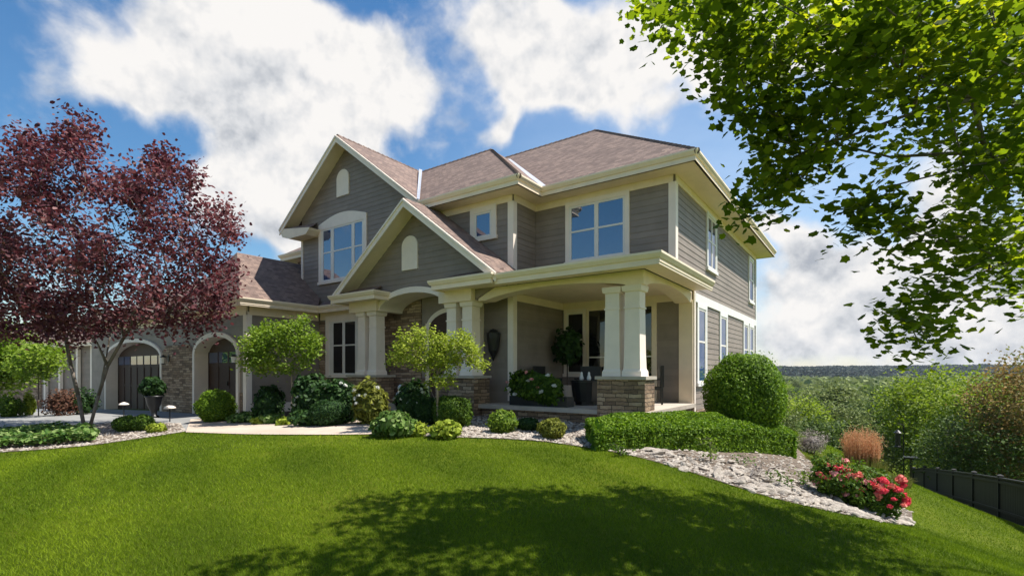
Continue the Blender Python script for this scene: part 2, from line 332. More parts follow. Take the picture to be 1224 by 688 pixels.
def fastmesh(name, V, nper, mat, rnd, extra=None):
    """V: (n*nper,3) verts, each consecutive nper a polygon; rnd per polygon"""
    V = np.asarray(V, np.float32); nf = len(V)//nper
    me = bpy.data.meshes.new(name); me.vertices.add(len(V)); me.vertices.foreach_set('co', V.ravel())
    me.loops.add(len(V)); me.loops.foreach_set('vertex_index', np.arange(len(V), dtype=np.int32))
    me.polygons.add(nf); me.polygons.foreach_set('loop_start', np.arange(nf, dtype=np.int32)*nper); me.polygons.foreach_set('loop_total', np.full(nf, nper, np.int32))
    at_ = me.attributes.new('rnd', 'FLOAT', 'FACE'); at_.data.foreach_set('value', np.asarray(rnd, np.float32))
    me.materials.append(M[mat]); me.update(calc_edges=True); return me
OVAL = np.array([(0, 0), (.3, .3), (.26, .7), (0, 1), (-.26, .7), (-.3, .3)]); 
DIAM = np.array([(0, 0), (.34, .45), (0, 1), (-.34, .45)])
NARROW = np.array([(0, 0), (.11, .4), (0, 1), (-.11, .4)])
MAPLE = np.array([(0, 0), (.2, .08), (.44, .14), (.42, .38), (.56, .58), (.3, .68), (.16, .86), (0, 1.02), (-.18, .82), (-.3, .68), (-.56, .58), (-.42, .38), (-.44, .14), (-.2, .08)])
def leafverts(pos, nrm, size, tpl, curl=.0):
    n = len(pos); nrm = nrm/(np.linalg.norm(nrm, axis=1, keepdims=True)+1e-9)
    t = rng.normal(size=(n, 3)); t -= (t*nrm).sum(1, keepdims=True)*nrm; t /= (np.linalg.norm(t, axis=1, keepdims=True)+1e-9)
    bt = np.cross(nrm, t); s = np.asarray(size).reshape(-1, 1, 1)*np.ones((n, 1, 1))
    V = pos[:, None, :] + s*(bt[:, None, :]*tpl[None, :, 0:1] + t[:, None, :]*(tpl[None, :, 1:2]-.5) + nrm[:, None, :]*(-curl*((tpl[None, :, 1:2]-.5)**2)*2 + curl*.6*np.abs(tpl[None, :, 0:1])))
    return V.reshape(-1, 3)
def rdir(n):
    v = rng.normal(size=(n, 3)); return v/np.linalg.norm(v, axis=1, keepdims=True)

# ------------------------------------------------------------------ terrain
CTRL = [(0,0,0),(-5.5,.9,.08),(-2.35,3.3,.08),(1.43,7.96,-.62),(-6.3,4.4,.28),(-12,5,.28),(-8.3,6.85,.42),(-13,3.3,.18),(-14,2.3,.1),(-18,4.3,.15),(-24,4,.08),(-21,8.5,.12),(-30,8.5,-.12),(-17,8.5,.25),
 (-8,8.5,.45),(-10,10,.5),(-5.5,10.4,.48),(-4,8,.3),(-1.2,11.9,-.15),(-3.9,14.2,.48),(-3.9,20,.1),(-3.9,23.3,-.2),(-1.5,15,-.25),(-.2,11.6,-.85),(.72,12,-1.2),(1.76,30.65,-4.05),(2.87,19.8,-2.5),(3.1,17.3,-2.1),(2.3,25,-3.2),
 (-40,5,-.5),(-20,-10,-.5),(0,-12,-.3),(8,0,-1.2),(10,10,-2.4),(20,20,-5),(6,45,-7.5),(-6,45,-6),(-30,40,-3),(-12,20,.2),(-12,14,.3),(-20,14,.2),(-60,0,-1.5),(-60,40,-4),(40,0,-4),(40,40,-10),(4,6,-.75),(-40,-25,-1.5),(15,-20,-2),(0,35,-5)]
C = np.array(CTRL, float)
def _tps(r): return np.where(r > 1e-9, r*r*np.log(np.maximum(r, 1e-9)), 0)
_n = len(C); K = _tps(np.linalg.norm(C[:, None, :2]-C[None, :, :2], axis=2)) + np.eye(_n)*3
P_ = np.hstack([np.ones((_n, 1)), C[:, :2]]); A_ = np.block([[K, P_], [P_.T, np.zeros((3, 3))]])
SOL = np.linalg.solve(A_, np.concatenate([C[:, 2], np.zeros(3)]))
def Z(x, y):
    x = np.atleast_1d(np.asarray(x, float)); y = np.atleast_1d(np.asarray(y, float)); out = np.zeros(x.shape)
    for s in range(0, x.size, 20000):
        xs, ys = x.ravel()[s:s+20000], y.ravel()[s:s+20000]
        cx, cy = np.clip(xs, -60, 40), np.clip(ys, -25, 45)
        r = np.hypot(cx[:, None]-C[None, :, 0], cy[:, None]-C[None, :, 1])
        z = _tps(r)@SOL[:_n] + SOL[_n] + SOL[_n+1]*cx + SOL[_n+2]*cy
        dd = np.hypot(xs+10, ys-10); w = np.clip((dd-45)/60, 0, 1); w = w*w*(3-2*w)
        # beyond: falls to a valley ahead and to the right, level land to the left and behind
        ang = (xs*.5+ys*.86); far = np.where(ang > 0, -13.5, -3.0)*np.clip(np.abs(ang)/40, 0, 1)
        out.ravel()[s:s+20000] = z*(1-w)+far*w
    return out
def z1(x, y): return float(Z(x, y)[0])
def G(px, py):                              # where that sight line meets the ground
    r = raydir(px, py); lo = 1.0; hi = None; d = 1.5
    while d < 400:
        p = r*d
        if CZ+p[2] < z1(p[0], p[1]): hi = d; break
        lo = d; d += .4 if d < 40 else 3
    if hi is None: hi = 60; lo = 60
    for _ in range(14):
        m = (lo+hi)/2; p = r*m
        if CZ+p[2] < z1(p[0], p[1]): hi = m
        else: lo = m
    p = r*hi; return np.array([p[0], p[1], z1(p[0], p[1])])
def dist(p): return float(p[0]*FW[0]+p[1]*FW[1])
def ax(lo, hi, step, far, g=1.22):
    a = list(np.arange(lo, hi+1e-6, step)); s = step; x = hi
    while x < far: s *= g; x += s; a.append(x)
    s = step; x = lo
    while x > -far: s *= g; x -= s; a.insert(0, x)
    return np.array(a)
xs = ax(-36, 14, .4, 1700); ys = ax(-8, 46, .4, 1700); X, Y = np.meshgrid(xs, ys); ZZ = Z(X, Y)
nx, ny = len(xs), len(ys); idx = np.arange(nx*ny).reshape(ny, nx)
gv = np.stack([X.ravel(), Y.ravel(), ZZ.ravel()], 1); gf = np.stack([idx[:-1, :-1], idx[:-1, 1:], idx[1:, 1:], idx[1:, :-1]], -1).reshape(-1, 4)
me = bpy.data.meshes.new('lawn_ground'); me.from_pydata(gv.tolist(), [], gf.tolist()); me.materials.append(M['lawn'])
me.polygons.foreach_set('use_smooth', [True]*len(me.polygons)); tag(link('lawn_ground', me), kind='structure')

def drape(name, poly, mat, off, step=.3, kind='structure'):
    poly = [tuple(p) for p in poly]; P = np.array(poly)
    bd = []
    for i in range(len(P)):
        a, b_ = P[i], P[(i+1) % len(P)]; n = max(1, int(np.linalg.norm(b_-a)/step))
        for k in range(n): bd.append(a+(b_-a)*k/n)
    x0, y0 = P.min(0); x1, y1 = P.max(0)
    gx, gy = np.meshgrid(np.arange(x0, x1, step), np.arange(y0, y1, step)); pts = np.stack([gx.ravel(), gy.ravel()], 1)
    ins = inside(pts, P); pts = pts[ins]
    vv = [Vector((float(p[0]), float(p[1]))) for p in bd]+[Vector((float(p[0]), float(p[1]))) for p in pts]
    nb = len(bd); r = delaunay_2d_cdt(vv, [(i, (i+1) % nb) for i in range(nb)], [list(range(nb))], 1, 1e-4)
    co = np.array([(v.x, v.y) for v in r[0]]); z = Z(co[:, 0], co[:, 1])+off
    me = bpy.data.meshes.new(name); me.from_pydata([(a, b_, c) for (a, b_), c in zip(co, z)], [], [tuple(f) for f in r[2]])
    me.materials.append(M[mat]); me.update()
    if len(me.polygons) and me.polygons[0].normal.z < 0: me.flip_normals()
    o = link(name, me); return tag(o, kind=kind)
def inside(pts, P):
    x, y = pts[:, 0], pts[:, 1]; c = np.zeros(len(pts), bool); j = len(P)-1
    for i in range(len(P)):
        xi, yi, xj, yj = P[i][0], P[i][1], P[j][0], P[j][1]
        with np.errstate(divide='ignore', invalid='ignore'):
            c ^= ((yi > y) != (yj > y)) & (x < (xj-xi)*(y-yi)/(yj-yi+1e-12)+xi)
        j = i
    return c
def smoothpoly(pts, n=6):
    P = np.array(pts); out = []
    for i in range(len(P)-1):
        p0 = P[max(i-1, 0)]; p1 = P[i]; p2 = P[i+1]; p3 = P[min(i+2, len(P)-1)]
        for k in range(n):
            t = k/n; out.append(.5*((2*p1)+(-p0+p2)*t+(2*p0-5*p1+4*p2-p3)*t*t+(-p0+3*p1-3*p2+p3)*t**3))
    out.append(P[-1]); return [tuple(p) for p in out]
# edges of the beds, walk and drive on the ground
edgeR = smoothpoly([G(*p)[:2] for p in [(455,518),(520,522),(580,524),(640,527),(700,535),(760,546),(830,566),(880,582),(930,597),(1000,613),(1050,623),(1092,629)]])
bedR = edgeR+[tuple(G(1090,612)[:2]), tuple(G(1060,598)[:2]), tuple(G(1000,572)[:2]), tuple(G(972,556)[:2]), (-1.6, 15), (-2.4, 20), (-2.8, 24), (-3.9, 24), (-3.9, 14.2), (-3.9, 10.9), (-8.3, 10.9), (-8.6, 9.6), (-9.6, 8.2)]
drape('planting_bed', bedR, 'gravelbed', .012)
edgeL = smoothpoly([G(*p)[:2] for p in [(-60,546),(0,541),(60,537),(120,531),(190,521),(222,516)]])
topL = [tuple(G(*p)[:2]) for p in [(215,506),(150,505),(60,510),(0,514),(-60,520)]]
bedL = edgeL+topL
drape('tree_bed', bedL, 'gravelbed', .016)
walk = smoothpoly([G(*p)[:2] for p in [(222,517),(300,519.5),(380,520),(440,519.5),(478,518)]])+[(-9.4, 8.6), (-9.6, 10.9), (-12.4, 10.9), (-12.4, 8.9)]+smoothpoly([G(*p)[:2] for p in [(400,509),(340,506),(290,504),(228,501)]])
drape('front_walk', walk, 'conc', .02)
drive = [tuple(p) for p in topL[::-1]]+[tuple(G(222,516)[:2]), tuple(G(228,501)[:2]), (-17.2, 8.4), (-34, 8.4), (-60, 12), (-60, -6), (-30, -6)]
drape('driveway', drive, 'drive', .008, .5)
bedH = smoothpoly([G(*p)[:2] for p in [(230,501),(290,504),(340,506),(400,509)]])+[(-12.4, 8.9), (-12.4, 11.2), (-16.9, 11.2), (-16.9, 8.5)]
drape('house_bed', bedH, 'mulch', .014)
nl = [(-24, 10.2), (-34, 14), (-60, 20), (-60, 12), (-34, 8.45), (-32.2, 8.45)]

# ------------------------------------------------------------------ the house
H = empty('suburban_house', (-12, 12, .4), 'large two storey grey sided house with cream trim, brown shingle roofs, gables and columned porch', 'house')
LAP = .16
def clipz(P, z, sgn):
    out = []
    for i in range(len(P)):
        a, b_ = P[i], P[(i+1) % len(P)]; da, db = sgn*(a[1]-z), sgn*(b_[1]-z)
        if da >= -1e-9: out.append(a)
        if (da > 1e-9 and db < -1e-9) or (da < -1e-9 and db > 1e-9):
            t = da/(da-db); out.append((a[0]+(b_[0]-a[0])*t, z))
    return out
def wallpoly(axis, c, pts, thick, name='wall', mat='siding', parent=H, label=None):
    """axis 'y': wall facing -Y at Y=c, pts (x,z), body goes back; axis 'x': wall facing +X at X=c, pts (y,z)"""
    if axis == 'y': P = [(p[0], c, p[1]) for p in pts]; v = (0, thick, 0)
    else: P = [(c, p[0], p[1]) for p in pts]; v = (-thick, 0, 0)
    mb = MB().extr(P, v)
    if mat == 'siding' and thick > 0:          # lapped boards, each course leaning out at its foot
        z0, z1_ = min(p[1] for p in pts), max(p[1] for p in pts); k = math.floor(z0/LAP)
        while k*LAP < z1_:
            a, b_ = k*LAP, (k+1)*LAP; Q = clipz(clipz(pts, a, 1), b_, -1); k += 1
            if len(Q) < 3: continue
            f = [.011*(b_-q[1])/LAP+.002 for q in Q]
            front = [(q[0], c-t, q[1]) if axis == 'y' else (c+t, q[0], q[1]) for q, t in zip(Q, f)]
            ar = sum(Q[i][0]*Q[(i+1) % len(Q)][1]-Q[(i+1) % len(Q)][0]*Q[i][1] for i in range(len(Q)))
            if abs(ar) < 1e-4: continue
            if ar < 0: front = front[::-1]; 
            mb.add(front, [tuple(range(len(front)))])
            lo = [q for q in Q if abs(q[1]-a) < 1e-5]
            if len(lo) >= 2:
                u0, u1 = min(q[0] for q in lo), max(q[0] for q in lo)
                if axis == 'y': mb.add([(u0, c, a), (u1, c, a), (u1, c-.010, a), (u0, c-.010, a)], [(0, 1, 2, 3)])
                else: mb.add([(c, u0, a), (c, u1, a), (c+.010, u1, a), (c+.010, u0, a)], [(0, 1, 2, 3)])
    return mb.build(name, mat, parent, label=label)
R4 = lambda a, b, c, d: [(a, c), (b, c), (b, d), (a, d)]
def lbox(mb, axis, c, u0, u1, z0, z1, o0, o1):     # box on a wall face, o = distance proud of the face
    if axis == 'y': mb.box((u0, c-o1, z0), (u1, c-o0, z1))
    else: mb.box((c+o0, u0, z0), (c+o1, u1, z1))
def trim(axis, c, u0, u1, z0, z1, o=.03, mat='cream', name='trim_board', o0=-.01):
    mb = MB(); lbox(mb, axis, c, u0, u1, z0, z1, o0, o); return mb.build(name, mat, H)
# upper main block
wallpoly('y', 12.43, R4(-7.97, -3.9, 3.95, 6.57), .15)
wallpoly('x', -3.9, R4(12.431, 23.3, 3.95, 6.57), .15); wallpoly('x', -3.9, [(14.04, 3.95), (14.04, -.4), (23.3, -.6), (23.3, 3.95)], .15)
wallpoly('y', 11.28, R4(-11, -7.97, .2, 6.57), .15)
wallpoly('x', -7.97, R4(11.281, 14.02, .5, 3.9), .15); wallpoly('x', -7.97, R4(11.281, 12.43, 3.9, 6.57), .15)
wallpoly('y', 14.03, R4(-7.97, -3.905, .5, 3.9), .15)
wallpoly('y', 23.3, R4(-20, -3.9, -1, 6.57), -.15)
MB().box((-18.05, 11.5, -.3), (-17.9, 23.2, 6.5)).build('wall', 'siding', H)
# soffit + roof of main block
foot = [(-11.2, 10.72), (-7.41, 10.72), (-7.41, 11.87), (-3.24, 11.87), (-3.24, 23.9), (-20, 23.9), (-20, 13), (-11.2, 13)]
MB().extr([(x, y, 6.57) for x, y in foot], (0, 0, .03)).build('soffit', 'cream', H)
GUT = [(0, 0), (0, -.045), (-.045, -.125), (-.075, -.13), (-.075, -.25), (-.12, -.25), (-.12, 0)]
def gutter(path, zt, name='gutter'): return MB().sweep(path, GUT, zt).build(name, 'cream', H)
gutter([(-11.05, 10.66), (-7.35, 10.66), (-7.35, 11.81), (-3.18, 11.81), (-3.18, 23.95), (-8, 23.95)], 6.82)
ze, pk = 6.80, .765
def roofpoly(pts, name='roof', mat='shingle', t=.07): return MB().extr(pts, (0, 0, -t)).build(name, mat, H)
rt = 4.75; zt = ze+pk*rt
mb = MB()
mb.extr([(-7.4, 11.85, ze), (-3.2, 11.85, ze), (-8.05, 16.6, zt), (-12.6, 16.6, zt), (-11.95, 16.4, zt-.15)], (0, 0, -.07))
mb.extr([(-3.2, 11.85, ze), (-3.2, 23.9, ze), (-8.05, 19.15, zt), (-8.05, 16.6, zt)], (0, 0, -.07))
mb.extr([(-3.2, 23.9, ze), (-20, 23.9, ze), (-20, 19.15, zt), (-8.05, 19.15, zt)], (0, 0, -.07))
mb.extr([(-8.05, 16.6, zt-.002), (-8.05, 19.15, zt-.002), (-20, 19.15, zt-.002), (-20, 16.6, zt-.002)], (0, 0, -.06))
mb.build('roof', 'shingle', H)
# wing roof (hip in front, ridge to the left)
zw = 9.88; wy = 10.7+(zw-ze)/.775
mb = MB()
mb.extr([(-11.02, 10.7, ze), (-7.37, 10.7, ze), (-11.33, wy, zw), (-15.1, wy, zw)], (0, 0, -.07))
mb.extr([(-7.37, 10.7, ze), (-7.37, 12.3, ze), (-11.33, 16.3, zw), (-11.33, wy, zw)], (0, 0, -.07))
mb.extr([(-15.1, wy, zw), (-11.33, wy, zw), (-11.33, 16.5, zw), (-15.1, 16.5, zw)], (0, 0, -.06))
mb.build('roof', 'shingle', H)
# ridge caps
for a, b_ in [((-3.2, 11.85, ze), (-8.05, 16.6, zt)), ((-8.05, 16.6, zt), (-12.4, 16.6, zt)), ((-7.37, 10.7, ze), (-11.33, wy, zw)), ((-11.33, wy, zw), (-15.1, wy, zw)), ((-15.2, 10.82, 9.99), (-15.2, 15, 9.99))]:
    mb = MB(); a, b_ = np.array(a), np.array(b_); n = int(np.linalg.norm(b_-a)/.22)
    for k in range(n):
        p, q = a+(b_-a)*k/n, a+(b_-a)*(k+1.15)/n
        mb.tube(p+[0, 0, -.035], q+[0, 0, -.055], .075, .07, 6)
    mb.build('ridge_cap', 'shingle', H)
# valley and wall flashing
mb = MB()
v0, v1 = np.array((-7.4, 11.86, ze+.01)), np.array((-11.6, 16.02, zt-.42))
mb.extr([tuple(v0+[.02, -.06, .012]), tuple(v0+[.12, .06, .03]), tuple(v1+[.12, .06, .03]), tuple(v1+[-.05, -.05, .03])], (0, 0, .01))
mb.extr([(-10.93, 10.64, ze+.03), (-11.13, 10.72, ze+.12), (-15.0, wy-.1, zw+.1), (-14.82, wy-.1, zw+.02)], (0, 0, .012))
mb.build('valley_flashing', 'metal', H)
# big gable
S = .75; pz = 9.99; px_ = -15.2
zr = lambda x: pz-S*(x-px_)
zl = lambda x: pz-S*(px_-x)
mb = MB()
mb.extr([(x, y, zr(x)) for x, y in [(-15.2, 10.8), (-10.69, 10.8), (-10.69, 9.8), (-7.42, 9.8), (-7.42, 11.2), (-8.0, 11.27), (-11.0, 11.27), (-11.0, 10.7), (-15.19, 15.2)]], (0, 0, -.08))
mb.extr([(x, y, zl(x)) for x, y in [(-15.2, 10.8), (-15.2, 15.2), (-18.8, 15.2), (-18.8, 10.8)]], (0, 0, -.08))
mb.build('roof', 'shingle', H)
MB().extr([(x, y, zl2) for x, y, zl2 in [(-10.69, 9.8, zr(-10.69)-.004), (-10.69, 11.28, zr(-10.69)-.004), (-14.05, 11.28, zr(-10.69)-.004-S*3.36), (-14.05, 9.8, zr(-10.69)-.004-S*3.36)]], (0, 0, -.08)).build('roof', 'shingle', H)
def rake(xa, za, xb, zb, y, depth, h=.26, th=.035, name='rake_board'):
    MB().extr([(xa, y, za-.02), (xb, y, zb-.02), (xb, y, zb-h), (xa, y, za-h)], (0, -th, 0)).build(name, 'creamw', H)
    MB().extr([(xa, y, za-.035), (xb, y, zb-.035), (xb, y, zb-.10), (xa, y, za-.10)], (0, -th-.03, 0)).build(name, 'creamw', H)
    MB().extr([(xa, y+.002, za-.12), (xb, y+.002, zb-.12), (xb, y+depth, zb-.12), (xa, y+depth, za-.12)], (0, 0, -.03)).build('soffit', 'cream', H)
rake(-15.2, pz, -10.7, zr(-10.7), 10.8, .52); rake(-18.8, zl(-18.8), -15.2, pz, 10.8, .52)
zs = zr(-10.69)
rake(-10.69, zs, -7.42, zr(-7.42), 9.8, .56); rake(-14.05, zs-S*3.36, -10.69, zs, 9.8, .56)
wallpoly('y', 11.3, [(-18.1, -.2), (-16.9, -.2), (-11.01, -.2), (-11.01, zr(-11.01)-.1), (-15.2, pz-.12), (-18.1, zl(-18.1)-.12)], .15)
MB().box((-18.1, 11.45, 0), (-17.95, 15, 7.6)).build('wall', 'siding', H)
# cornice return of the big gable
MB().extr([(-18.8, 10.78, 7.27), (-18.8, 10.78, 7.2), (-18.6, 10.78, 6.92), (-18.15, 10.78, 6.8), (-17.05, 10.78, 6.8), (-16.85, 10.78, 6.95), (-16.8, 10.78, 7.02)], (0, .53, 0)).build('cornice_return', 'cream', H)
MB().extr([(-18.75, 10.8, 7.28), (-16.75, 10.8, 7.03), (-17.1, 11.3, 7.35), (-18.6, 11.3, 7.4)], (0, 0, -.03)).build('return_roof', 'shingle', H)
trim('y', 11.3, -18.12, -18.0, 4.3, 7.0, .03, 'creamw', 'corner_board')
# small entry gable front with arched opening below
ARC = (-11.0, 1.36, 3.58, .46)   # centre, half span, spring z, rise
def arcpts(cx, hw, zs_, rise, n=18, grow=0): return [(cx-(hw+grow)*math.cos(math.pi*i/n), zs_+(rise+grow)*math.sin(math.pi*i/n)) for i in range(n+1)]
ap = [(x, z) for x, z in arcpts(*ARC, grow=.0)]
wallpoly('y', 10.36, [(-13.85, 4.1), (-7.6, 4.1), (-10.69, zs-.1)], .12)
MB().extr([(x, 10.36, z) for x, z in [(-13.85, 4.1), (-13.3, 3.6)]+ap[1:-1]+[(-8.6, 3.6), (-7.7, 4.0), (-7.7, 4.1)]], (0, .12, 0)).build('wall', 'siding', H)
def archring(axis, c, cx, hw, z_s, rise, w, proud, depth, z0=None, name='arch_trim', mat='creamw', parent=H, n=18):
    a = arcpts(cx, hw, z_s, rise, n); b_ = arcpts(cx, hw, z_s, rise, n, w)
    ins, outs = list(a), list(b_)
    if z0 is not None: ins = [(cx-hw, z0)]+ins+[(cx+hw, z0)]; outs = [(cx-hw-w, z0)]+outs+[(cx+hw+w, z0)]
    mb = MB(); k = len(ins); vs = []
    for (u, z), (u2, z2) in zip(ins, outs):
        vs += [(u, c-proud, z), (u2, c-proud, z2), (u2, c+depth, z2), (u, c+depth, z)]
    fs = []
    for i in range(k-1):
        for j in range(4): fs.append((i*4+j, i*4+(j+1) % 4, (i+1)*4+(j+1) % 4, (i+1)*4+j))
    fs += [(3, 2, 1, 0), tuple((k-1)*4+j for j in range(4))]
    mb.add(vs, [f[::-1] for f in fs]); return mb.build(name, mat, parent)
archring('y', 10.36, -11.0, 1.34, 3.58, .44, .17, .06, .9)
# barrel ceiling of the entry and side pieces
MB().box((-13.3, 10.5, 4.08), (-8.2, 11.27, 4.12)).build('porch_ceiling', 'cream', H)
def window(axis, c, u0, u1, z0, z1, cols, tw=.1, rail=None, glass='glass', mat='creamw', arch=0, o=.05, extra_label=None, head=None):
    """trim boards round a group of sashes; each glass column a pane"""
    mb = MB(); hd = head or tw
    lbox(mb, axis, c, u0, u0+tw, z0, z1, -.02, o); lbox(mb, axis, c, u1-tw, u1, z0, z1, -.02, o)
    lbox(mb, axis, c, u0-.03, u1+.03, z0-.06, z0+.04, -.02, o+.03)
    if arch:
        n = 14; top = [(u0+(u1-u0)*i/n, z1+arch*math.sin(math.pi*i/n)) for i in range(n+1)]; bot = [(u1-.002, z1-hd), (u0+.002, z1-hd)]
        P = [(u, c-o-.003, z) for u, z in top+bot]; mb.extr(P, (0, o+.02, 0))
    else: lbox(mb, axis, c, u0+.001, u1-.001, z1-hd, z1, -.02, o+.004)
    f = mb.build('window', mat, H, label=extra_label)
    mb = MB(); gs = []
    for (a, b_) in cols:
        gs.append((a, b_))
    edges = [u0+tw]+[x for g in gs for x in g]+[u1-tw]
    for i in range(0, len(edges), 2):
        if edges[i+1]-edges[i] > .004: lbox(mb, axis, c, edges[i]-.0, edges[i+1], z0+.04, z1-hd, -.02, o-.012)
    for a, b_ in gs:
        lbox(mb, axis, c, a, b_, z0+.04, z0+.1, -.02, o-.014); lbox(mb, axis, c, a, b_, z1-hd-.06, z1-hd, -.02, o-.014)
        if rail: lbox(mb, axis, c, a, b_, rail-.025, rail+.025, -.02, o-.014)
    mb.build('sash', 'sash', f)
    for a, b_ in gs:
        p = MB(); lbox(p, axis, c, a-.01, b_+.01, z0+.06, z1-hd-.02, -.01, .024); p.build('pane', glass, f)
    return f
# gable window, vents
window('y', 11.3, -16.94, -14.16, 5.02, 7.2, [(-16.66, -16.2), (-16.02, -14.98), (-14.82, -14.4)], .14, 6.12, arch=.26, head=.2)
def vent(cx, w, z0, z1, y):
    pts = [(cx-w/2, z0), (cx+w/2, z0), (cx+w/2, z1-w*.45)]+[(cx+w/2*math.cos(t), z1-w*.45+w*.45*math.sin(t)) for t in np.linspace(.2, math.pi-.2, 9)]+[(cx-w/2, z1-w*.45)]
    MB().extr([(a, y-.045, b_) for a, b_ in pts], (0, .06, 0)).build('gable_vent', 'creamw', H)
vent(-15.49, .7, 8.05, 9.0, 11.3); vent(-11.02, .66, 4.7, 5.7, 10.36)
# upper windows
window('y', 12.43, -6.95, -5.06, 4.72, 6.42, [(-6.76, -6.06), (-5.94, -5.24)], .12, 5.58)
window('y', 11.28, -9.47, -8.52, 5.5, 6.42, [(-9.24, -8.75)], .16)
window('x', -3.9, 15.34, 16.5, 4.75, 6.42, [(15.5, 15.88), (15.96, 16.34)], .1, 5.6, mat='white')
window('x', -3.9, 21.7, 22.7, 4.5, 6.3, [(21.85, 22.55)], .12, 5.4, mat='white')
# friezes
trim('y', 12.43, -7.97, -3.93, 6.38, 6.568, .035); trim('y', 11.28, -11, -7.98, 6.38, 6.568, .035)
trim('x', -3.9, 12.47, 23.28, 6.38, 6.568, .035); trim('x', -7.97, 11.32, 12.39, 6.38, 6.568, .035)
mb = MB(); mb.box((-4.04, 12.39, 4.1), (-3.86, 12.43, 6.38)).box((-3.9, 12.4305, 4.1), (-3.86, 12.58, 6.38)).build('corner_board', 'creamw', H)
mb = MB(); mb.box((-8.12, 11.24, .9), (-7.93, 11.28, 6.379)).box((-7.97, 11.2805, .9), (-7.93, 11.42, 6.379)).build('corner_board', 'creamw', H)
mb = MB(); mb.box((-3.9, 23.15, 0), (-3.86, 23.31, 6.38)).build('corner_board', 'white', H)
# side wall lower band and windows
trim('x', -3.9, 14.12, 23.15, 3.62, 3.86, .045, 'white', 'band_board')
for (a, b_) in [(14.3, 15.32), (16.9, 17.95), (20.6, 21.6), (21.75, 22.75)]:
    window('x', -3.9, a, b_, 1.35, 3.618, [(a+.2, b_-.2)], .13, 2.55, mat='white')
MB().box((-3.92, 14.2, -.9), (-3.84, 23.25, .62)).build('stone_base', 'stone', H)
# left rear block
wallpoly('y', 12.72, R4(-20.7, -18.11, 0, 6.57), .15)
MB().box((-20.7, 12.88, 0), (-20.55, 20, 6.56)).build('wall', 'siding', H)
MB().box((-21.2, 12.16, 6.55), (-18.12, 20, 6.58)).build('soffit', 'cream', H)
gutter([(-21.25, 20), (-21.25, 12.1), (-18.15, 12.1)], 6.82)
MB().extr([(-21.2, 12.15, ze), (-18, 12.15, ze), (-15.5, 14.6, 8.6), (-15.5, 17.2, 10.2), (-16.2, 17.2, 10.2)], (0, 0, -.07)).extr([(-21.2, 12.15, ze), (-16.2, 17.2, 10.2), (-16.2, 19, 10.2), (-21.2, 22, ze)], (0, 0, -.07)).build('roof', 'shingle', H)
# ------------- garage wing
A2 = (-19.07, 1.57, 2.35, .6, .1); A1 = (-27.0, 3.2, 2.3, .72, -.15)
gp = [(-32.5, -.6)]
for cx, hw, zs_, rise, z0 in (A1, A2):
    gp += [(cx-hw-.05, -.6)]+[(x, z) for x, z in arcpts(cx, hw+.05, zs_, rise+.05, 16)]+[(cx+hw+.05, -.6)]
gp += [(-16.9, -.6), (-16.9, 3.9), (-32.5, 3.9)]
MB().extr([(x, 8.55, z) for x, z in gp], (0, .3, 0)).build('wall', 'siding', H); wallpoly('y', 8.545, R4(-32.5, -16.9, 3.22, 3.6), .01)
wallpoly('x', -16.9, R4(8.551, 11.29, -.3, 3.9), .15)
MB().box((-32.5, 8.86, -.6), (-32.35, 16, 3.9)).build('wall', 'siding', H)
for i, (cx, hw, zs_, rise, z0) in enumerate((A1, A2)):
    archring('y', 8.55, cx, hw, zs_, rise, .16, .07, .45, z0=-.5)
    # the door leaf behind the arch
    yb = 9.0; P = [(cx-hw-.1, -.5)]+arcpts(cx, hw+.1, zs_, rise+.1, 16)+[(cx+hw+.1, -.5)]
    dr = MB().extr([(x, yb, z) for x, z in P], (0, .06, 0)).build('garage_door', 'door', H)
    mb = MB(); n = 8 if i == 0 else 4
    for k in range(n+1):
        x = cx-hw+2*hw*k/n; w = .05 if k % 2 == 0 else .03
        mb.box((x-w, yb-.03, z0), (x+w, yb+.01, zs_+.1))
    for zz in (z0+.08, 1.05, 1.95): mb.box((cx-hw, yb-.022, zz-.05), (cx+hw, yb+.01, zz+.05))
    mb.build('door_rail', 'door', dr)
    for k in range(n):
        x0 = cx-hw+2*hw*k/n+.06; x1 = cx-hw+2*hw*(k+1)/n-.06
        MB().box((x0, yb-.018, 2.03), (x1, yb+.01, 2.42)).build('door_pane', 'glass', dr)
    MB().box((cx-.02, yb-.08, 1.2), (cx+.02, yb-.03, 1.36)).build('handle', 'iron', dr)
# stone veneer between the garage doors, on the gable wall and below the front window
MB().extr([(-23.6, 8.50, -.5), (-20.82, 8.50, -.5), (-20.82, 8.50, 2.5), (-21.2, 8.50, 2.75), (-23.2, 8.50, 2.75), (-23.6, 8.50, 2.5)], (0, .045, 0)).build('stone_veneer', 'stone', H)
MB().box((-17.3, 8.51, -.2), (-17.12, 8.549, 1.0)).build('stone_veneer', 'stone', H)
MB().box((-16.88, 11.24, 0), (-11.02, 11.297, 1.5)).build('stone_veneer', 'stone', H)
MB().box((-16.88, 11.245, 1.5), (-16.45, 11.297, 3.55)).build('stone_veneer', 'stone', H)
MB().box((-14.2, 11.245, 1.5), (-11.5, 11.297, 4.05)).build('stone_veneer', 'stone', H)
trim('y', 8.55, -17.08, -16.87, .25, 3.7, .04, 'creamw', 'corner_board'); MB().box((-16.9, 8.5505, .25), (-16.86, 8.7, 3.7)).build('corner_board', 'creamw', H)
trim('y', 8.55, -32.5, -16.87, 3.6, 3.9, .05); trim('x', -16.9, 8.62, 11.2, 3.6, 3.9, .05)
trim('x', -16.9, 8.72, 11.1, .3, .62, .06, 'creamw', 'plinth')
trim('y', 11.3, -16.8, -13.9, 3.62, 3.9, .07)
